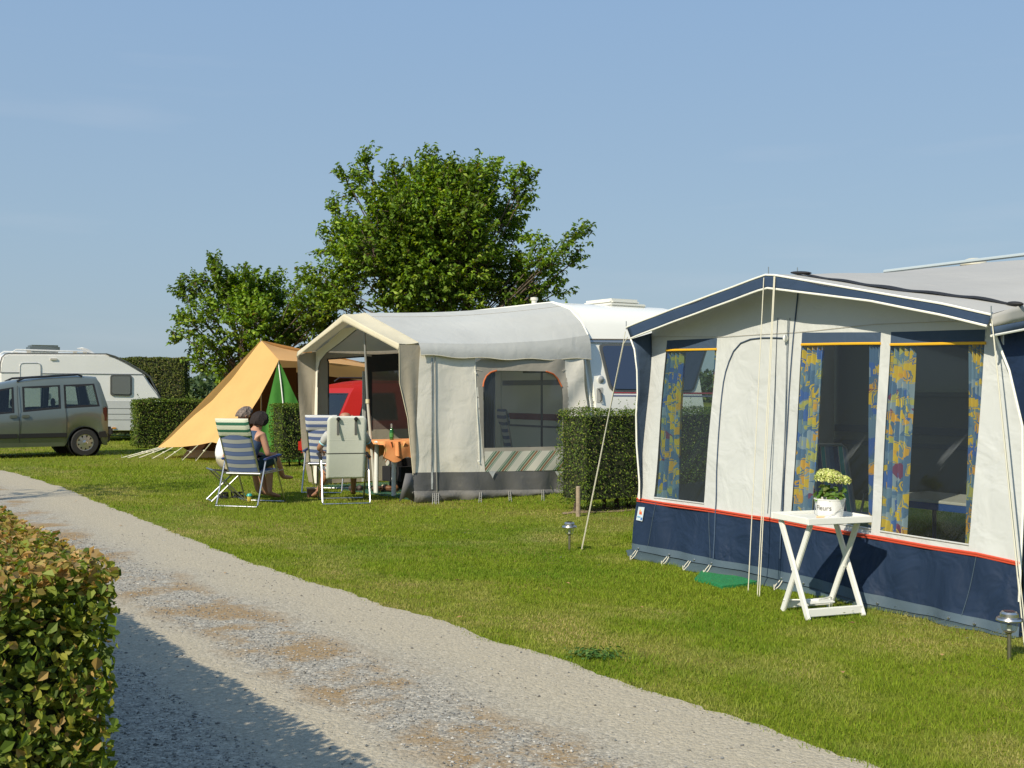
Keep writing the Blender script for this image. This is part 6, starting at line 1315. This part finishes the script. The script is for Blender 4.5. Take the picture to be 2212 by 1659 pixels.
shoe('brown shoe with cream lining on its side, nearest the table leg', gp(1770, 1352)+Z*.03, 1.0, (.16, .07, .03), (.6, .5, .34), 'shoes on the grass before the awning'); shoe('brown shoe with cream lining left of its pair', gp(1690, 1348)+Z*.02, 2.0, (.10, .05, .03), (.6, .5, .34), 'shoes on the grass before the awning')
shoe('dark strapped sandal behind the white-backed chair, left one', gp(1475, 1338), .3, (.06, .045, .04), (.25, .18, .13), 'shoes on the grass before the awning'); shoe('dark strapped sandal behind the white-backed chair, right one', gp(1530, 1338), .2, (.06, .045, .04), (.25, .18, .13), 'shoes on the grass before the awning')
def sandal(label, p, rz):
    r_ = empty('sandal', p, rz, label, 'sandal', 'black sandals under the stool'); m = MB(); m.box((0, 0, .015), (.10, .27, .03), bev=.012); m.build('sole', mDark, r_)
    for y in (-.02, .08): m = MB(); m.tube([(-.05, y, .02), (-.035, y, .07), (.035, y, .07), (.05, y, .02)], .012, 5); m.build('strap', mBlackCloth, r_)
    m = MB(); m.tube([(-.045, -.09, .03), (-.03, -.13, .09), (.03, -.13, .09), (.045, -.09, .03)], .012, 5); m.build('strap', mBlackCloth, r_)
sandal('black sandal at left under the folding stool', gp(500, 1395), .5); sandal('black sandal at right under the folding stool', gp(615, 1390), -.3)
cu = empty('cup', gp(700, 1415), 0, 'small teal and amber plastic cup in the grass by the stool', 'cup'); m = MB(); m.lathe([(0, 0), (.03, 0), (.038, .07), (.034, .07), (.028, .005)], n=14); m.build('cup_body', M('amber plastic', (.5, .4, .08), .3), cu); m = MB(); m.lathe([(.036, .06), (.043, .075), (.03, .10), (0, .105)], n=14); m.build('lid', M('teal plastic', (.03, .35, .32), .3), cu)
bx = empty('small_box', gp(1195, 1385), .3, 'little brown box in the grass under the blue striped chair', 'box'); MB().box((0, 0, .06), (.22, .14, .12), bev=.01).build('box_body', M('brown card', (.16, .08, .04), .8), bx); MB().box((0, 0, .125), (.23, .15, .02), bev=.004).build('lid', M('pale rim', (.4, .3, .2), .7), bx)
# ------------------------------------------------------------------ white folding table with flower bucket
E1 = Vector((.94, .34, 0)).normalized(); wt = empty('folding_table', (2.075, 7.55, 0), math.atan2(E1.y, E1.x), 'white slatted folding side table in front of the blue awning', 'table')
tw, td, th_ = .50, .42, .655
m = MB(); m.box((0, 0, th_-.012), (tw-.03, td-.03, .012))
for (c, d) in (((0, -td/2, th_-.008), (tw, .018, .045)), ((0, td/2, th_-.008), (tw, .018, .045)), ((-tw/2+.009, 0, th_-.006), (.018, td-.02, .045)), ((tw/2-.009, 0, th_-.006), (.018, td-.02, .045))): m.box(c, d, bev=.004)
m.build('tray_top', mWhite, wt)
for x, xi in ((-.215, -.185), (.215, .185)):
    m = MB(); m.bar((x, .15, th_-.03), (x, -.17, 0), .022, .042, up=(1, 0, 0), bev=.004) if False else m.obox(((x), (-.01), (th_-.03)/2), (Vector((0, -.32, -(th_-.03))), (1, 0, 0), Vector((0, th_-.03, -.32))), (math.hypot(.32, th_-.03), .020, .044), bev=.004); m.build('leg', mWhite, wt)
    m = MB(); m.obox(((xi), (.01), (th_-.03)/2), (Vector((0, .32, -(th_-.03))), (1, 0, 0), Vector((0, th_-.03, .32))), (math.hypot(.32, th_-.03), .020, .044), bev=.004)
    m.build('leg', mWhite, wt); m = MB(); m.lathe([(.012, -.026), (.012, .026)], ((x+xi)/2, 0, (th_-.03)/2), 10, axis=(1, 0, 0)); m.build('pivot', mWhite, wt)
m = MB(); m.box((0, -.155, .045), (.43, .020, .055), bev=.005); m.build('rung', mWhite, wt); m = MB(); m.box((0, .155, .045), (.37, .020, .05), bev=.005); m.build('rung', mWhite, wt)
m = MB(); m.box((0, .02, .075), (.20, .08, .012), bev=.003); m.tube([(-.2, .14, .08), (0, .03, .085), (.2, .14, .08)], .006, 5); m.build('folding_catch', mWhite, wt)
bc = Vector((2.13, 7.53, 0)); bu = empty('flower_bucket', bc+Z*(th_-.005), 0, 'white bucket with grey lettering planted with lime green hydrangea', 'plant pot')
mPail = M('white enamel pail', (.76, .76, .73), .35, dirt=((.6, .58, .5), 14, .6))
m = MB(); m.lathe([(0, 0), (.082, 0), (.0835, .004), (.100, .118), (.104, .120), (.104, .126), (.099, .126), (.081, .008), (0, .008)], n=40); m.build('pail', mPail, bu)
m = MB(); m.lathe([(0, .105), (.098, .105)], n=24); m.build('soil', M('potting soil', (.04, .025, .015), .95), bu)
m = MB(); m.tube([(-.103, -.02, .112), (-.118, -.055, .03), (-.085, -.085, .008), (.0, -.095, .03), (.06, -.082, .07), (.098, -.03, .112)], .0018, 5); hd_ = m.build('wire_handle', mSteel, bu); m = MB(); m.tube([(-.11, -.078, .009), (-.062, -.096, .010)], .009, 8); m.build('wooden_grip', M('wood grip', (.55, .38, .20), .6), hd_)
# lettering wrapped on the pail
tcu = bpy.data.curves.new('lettering', 'FONT'); tcu.body = 'Fleurs'; tcu.size = .048; tcu.extrude = .0006; tcu.resolution_u = 3; to = bpy.data.objects.new('lettering', tcu); col.objects.link(to)
dg = bpy.context.evaluated_depsgraph_get(); tm = bpy.data.meshes.new_from_object(to.evaluated_get(dg)); bpy.data.objects.remove(to)
aF = math.atan2(-7.53, -2.13)
for v in tm.vertices:
    x, y, z = v.co; zz = .052+y; rr = .0835+(zz-.004)*(.0165/.114)+.0015+z; an = aF+(x-.105)/rr*1.0; v.co = (rr*math.cos(an), rr*math.sin(an), zz)
tm.materials.clear(); tm.materials.append(M('grey lettering', (.07, .07, .06), .6)); lo = bpy.data.objects.new('lettering', tm); col.objects.link(lo); lo.parent = bu
# hydrangea
b0 = bc+Z*(th_+.12); pos = []; nr_ = []; cc_ = []
for hc, hr in (((-.040, -.02, .135), .068), ((.005, -.04, .130), .072), ((-.02, .03, .145), .065), ((.085, -.02, .115), .050), ((.03, .04, .14), .06)):
    h_ = Vector(hc)+b0
    for i in range(420):
        v = Vector((random.gauss(0, 1), random.gauss(0, 1), random.gauss(0, 1)+.45)).normalized(); 
        if v.z < -.35: continue
        pos.append(h_+Vector((v.x, v.y, v.z*.8))*hr*random.uniform(.88, 1.06)); nr_.append(v+Vector((random.gauss(0, .35), random.gauss(0, .35), random.gauss(0, .35))))
n = len(pos); leaves_obj('flower_heads', np.array(pos), np.array(nr_), rng.uniform(.011, .017, n), mixcol(n, [(.55, .60, .20), (.66, .68, .30), (.42, .50, .12), (.62, .55, .3)], [3, 3, 2, .5]), mLeafS, bu, .85, .2, .2)
pos = []; nr_ = []
for i in range(46):
    a = random.uniform(0, 2*pi); r_ = random.uniform(.05, .11); pos.append(b0+Vector((r_*math.cos(a), r_*math.sin(a), random.uniform(.0, .075)))); nr_.append(Vector((math.cos(a)*.8, math.sin(a)*.8, .7)))
n = len(pos); leaves_obj('leaves', np.array(pos), np.array(nr_), rng.uniform(.045, .07, n), mixcol(n, [(.07, .15, .02), (.12, .22, .04), (.16, .2, .05)], [2, 2, 1]), mLeaf, bu, .65, .2, .3, simple=False)
# ------------------------------------------------------------------ solar lamps
def solar(label, p, first=None):
    if first:
        c = copy_tree(first); c.location = p; c['label'] = label; return c
    r_ = empty('solar_lamp', p, 0, label, 'garden lamp', 'solar garden lamps stuck in the lawn')
    m = MB(); m.lathe([(.0115, -.05), (.0115, .150), (.018, .156), (.030, .162), (.0, .165)], n=16); m.build('post', mSteelD, r_)
    m = MB(); m.lathe([(.030, .160), (.038, .170), (.046, .208), (.047, .222)], n=24); m.build('lens', mClear, r_); m = MB(); m.lathe([(.0, .165), (.012, .168), (.012, .2), (0, .203)], n=12); m.build('bulb', M('frosted bulb', (.7, .7, .62), .4), r_)
    m = MB(); m.lathe([(.047, .220), (.070, .222), (.0715, .228), (.066, .238), (.050, .244), (.049, .262), (.040, .272), (0, .274)], n=28); cp = m.build('cap', mSteel, r_); m = MB(); m.box((0, 0, .2755), (.05, .05, .003)); m.build('solar_cell', M('solar cell', (.03, .02, .03), .2), cp)
    return r_
s1_ = solar('steel solar lamp in the lawn at the right edge', G(2180, 1427)); solar('smaller-looking steel solar lamp by the guy rope, left of the blue awning', G(1230, 1191), s1_)
# stake at the hedge end, bare soil, weeds
m = MB(); m.tube([G(1249, 1116), G(1249, 1116)+Z*.35], .028, 10); m.lathe([(.028, .35), (.02, .36), (0, .362)], G(1249, 1116), 10); tag(m.build('wooden_stake', M('weathered stake', (.30, .24, .17), .9, var=.2, vs_=20, bump=.6, bs=40)), 'short round wooden stake at the left end of the privet hedge', 'stake')
sc_ = Vector((.89, 13.58, 0)); m = MB(); an = [i*2*pi/40 for i in range(40)]
pts = [sc_+U*(3.1+3.3*math.cos(a)+.08*math.sin(a*9))+W*(.22+.36*math.sin(a)+.05*math.sin(a*13))+Z*.006 for a in an]; m.poly(pts); tag(m.build('bare_soil', M('dry bare soil', (.26, .19, .12), .95, var=.3, vs_=9, bump=.8, bs=30)), kind='structure')
pos = []; nr_ = []; wc = G(1285, 1422)
for i in range(170):
    q = Vector((random.gauss(0, .075), random.gauss(0, .05), 0)); pos.append(wc+q+Z*random.uniform(.01, .055)); nr_.append(Vector((q.x*4, q.y*4, 1)))
n = len(pos); wroot = empty('weed_clump', wc, 0, 'dark green weed clump at the lawn edge beside the lane', 'weed'); leaves_obj('leaves', np.array(pos), np.array(nr_), rng.uniform(.018, .034, n), mixcol(n, [(.04, .10, .02), (.07, .15, .03), (.12, .2, .05)], [2, 2, 1]), mLeafS, wroot, .7, .2, .3, simple=False)
# ------------------------------------------------------------------ things inside the blue awning
it = empty('camping_table', (3.36, 8.55, 0), RZB, 'blue-framed camping table with pale top inside the blue awning', 'table')
MB().box((0, 0, .67), (.95, .6, .025), bev=.006).build('tabletop', M('pale tabletop', (.5, .5, .46), .4), it)
for (c, d) in (((0, -.29, .635), (.93, .02, .05)), ((0, .29, .635), (.93, .02, .05)), ((-.46, 0, .635), (.02, .56, .05)), ((.46, 0, .635), (.02, .56, .05))): MB().box(c, d).build('rim', M('blue frame', (.02, .07, .25), .4), it)
for x in (-.35, .35):
    for y in (-.22, .22): m = MB(); m.tube([(x, y, .62), (x, y, 0)], .016, 8); m.build('leg', M('blue frame', (.02, .07, .25), .4), it)
bd = empty('folded_pushchair', BP(.62, -.55, 0), .4, 'dark folded pushchair with red patch inside the narrow left awning window', 'pushchair')
m = MB(); m.ell((0, 0, .62), (.14, .10, .17), rot=(.3, .2, 0)); m.build('seat', M('black cloth', (.012, .012, .015), .8), bd); m = MB(); m.box((.05, -.12, .70), (.09, .03, .09), bev=.01); m.build('patch', M('red cloth', (.5, .04, .03), .7), bd)
m = MB(); m.tube([(.16, -.08, .70), (-.1, -.05, .12)], .014, 7); m.build('handle', M('pale tube', (.5, .42, .28), .5), bd); m = MB(); m.tube([(-.16, 0, .6), (.12, .05, .1)], .014, 7); m.build('frame', mDark, bd); m = MB(); m.box((.03, -.10, .47), (.12, .03, .05), rot=(0, -.9, 0)); m.build('strap', mYel, bd)
for s in (-.12, .12): m = MB(); m.lathe([(.06, -.015), (.085, -.015), (.085, .015), (.06, .015), (.06, -.015)], (s, 0, .085), 18, axis=(1, 0, 0)); m.build('wheel', mDark, bd)
m = MB(); m.slab([BP(.1, -.25, .003), BP(3.5, -.25, .003), BP(3.5, -2.4, .003), BP(.1, -2.4, .003)], Z*.006); tag(m.build('groundsheet', M('dark awning carpet', (.03, .035, .03), .95, var=.3, vs_=8)), 'dark carpet on the grass inside the blue awning', 'groundsheet')
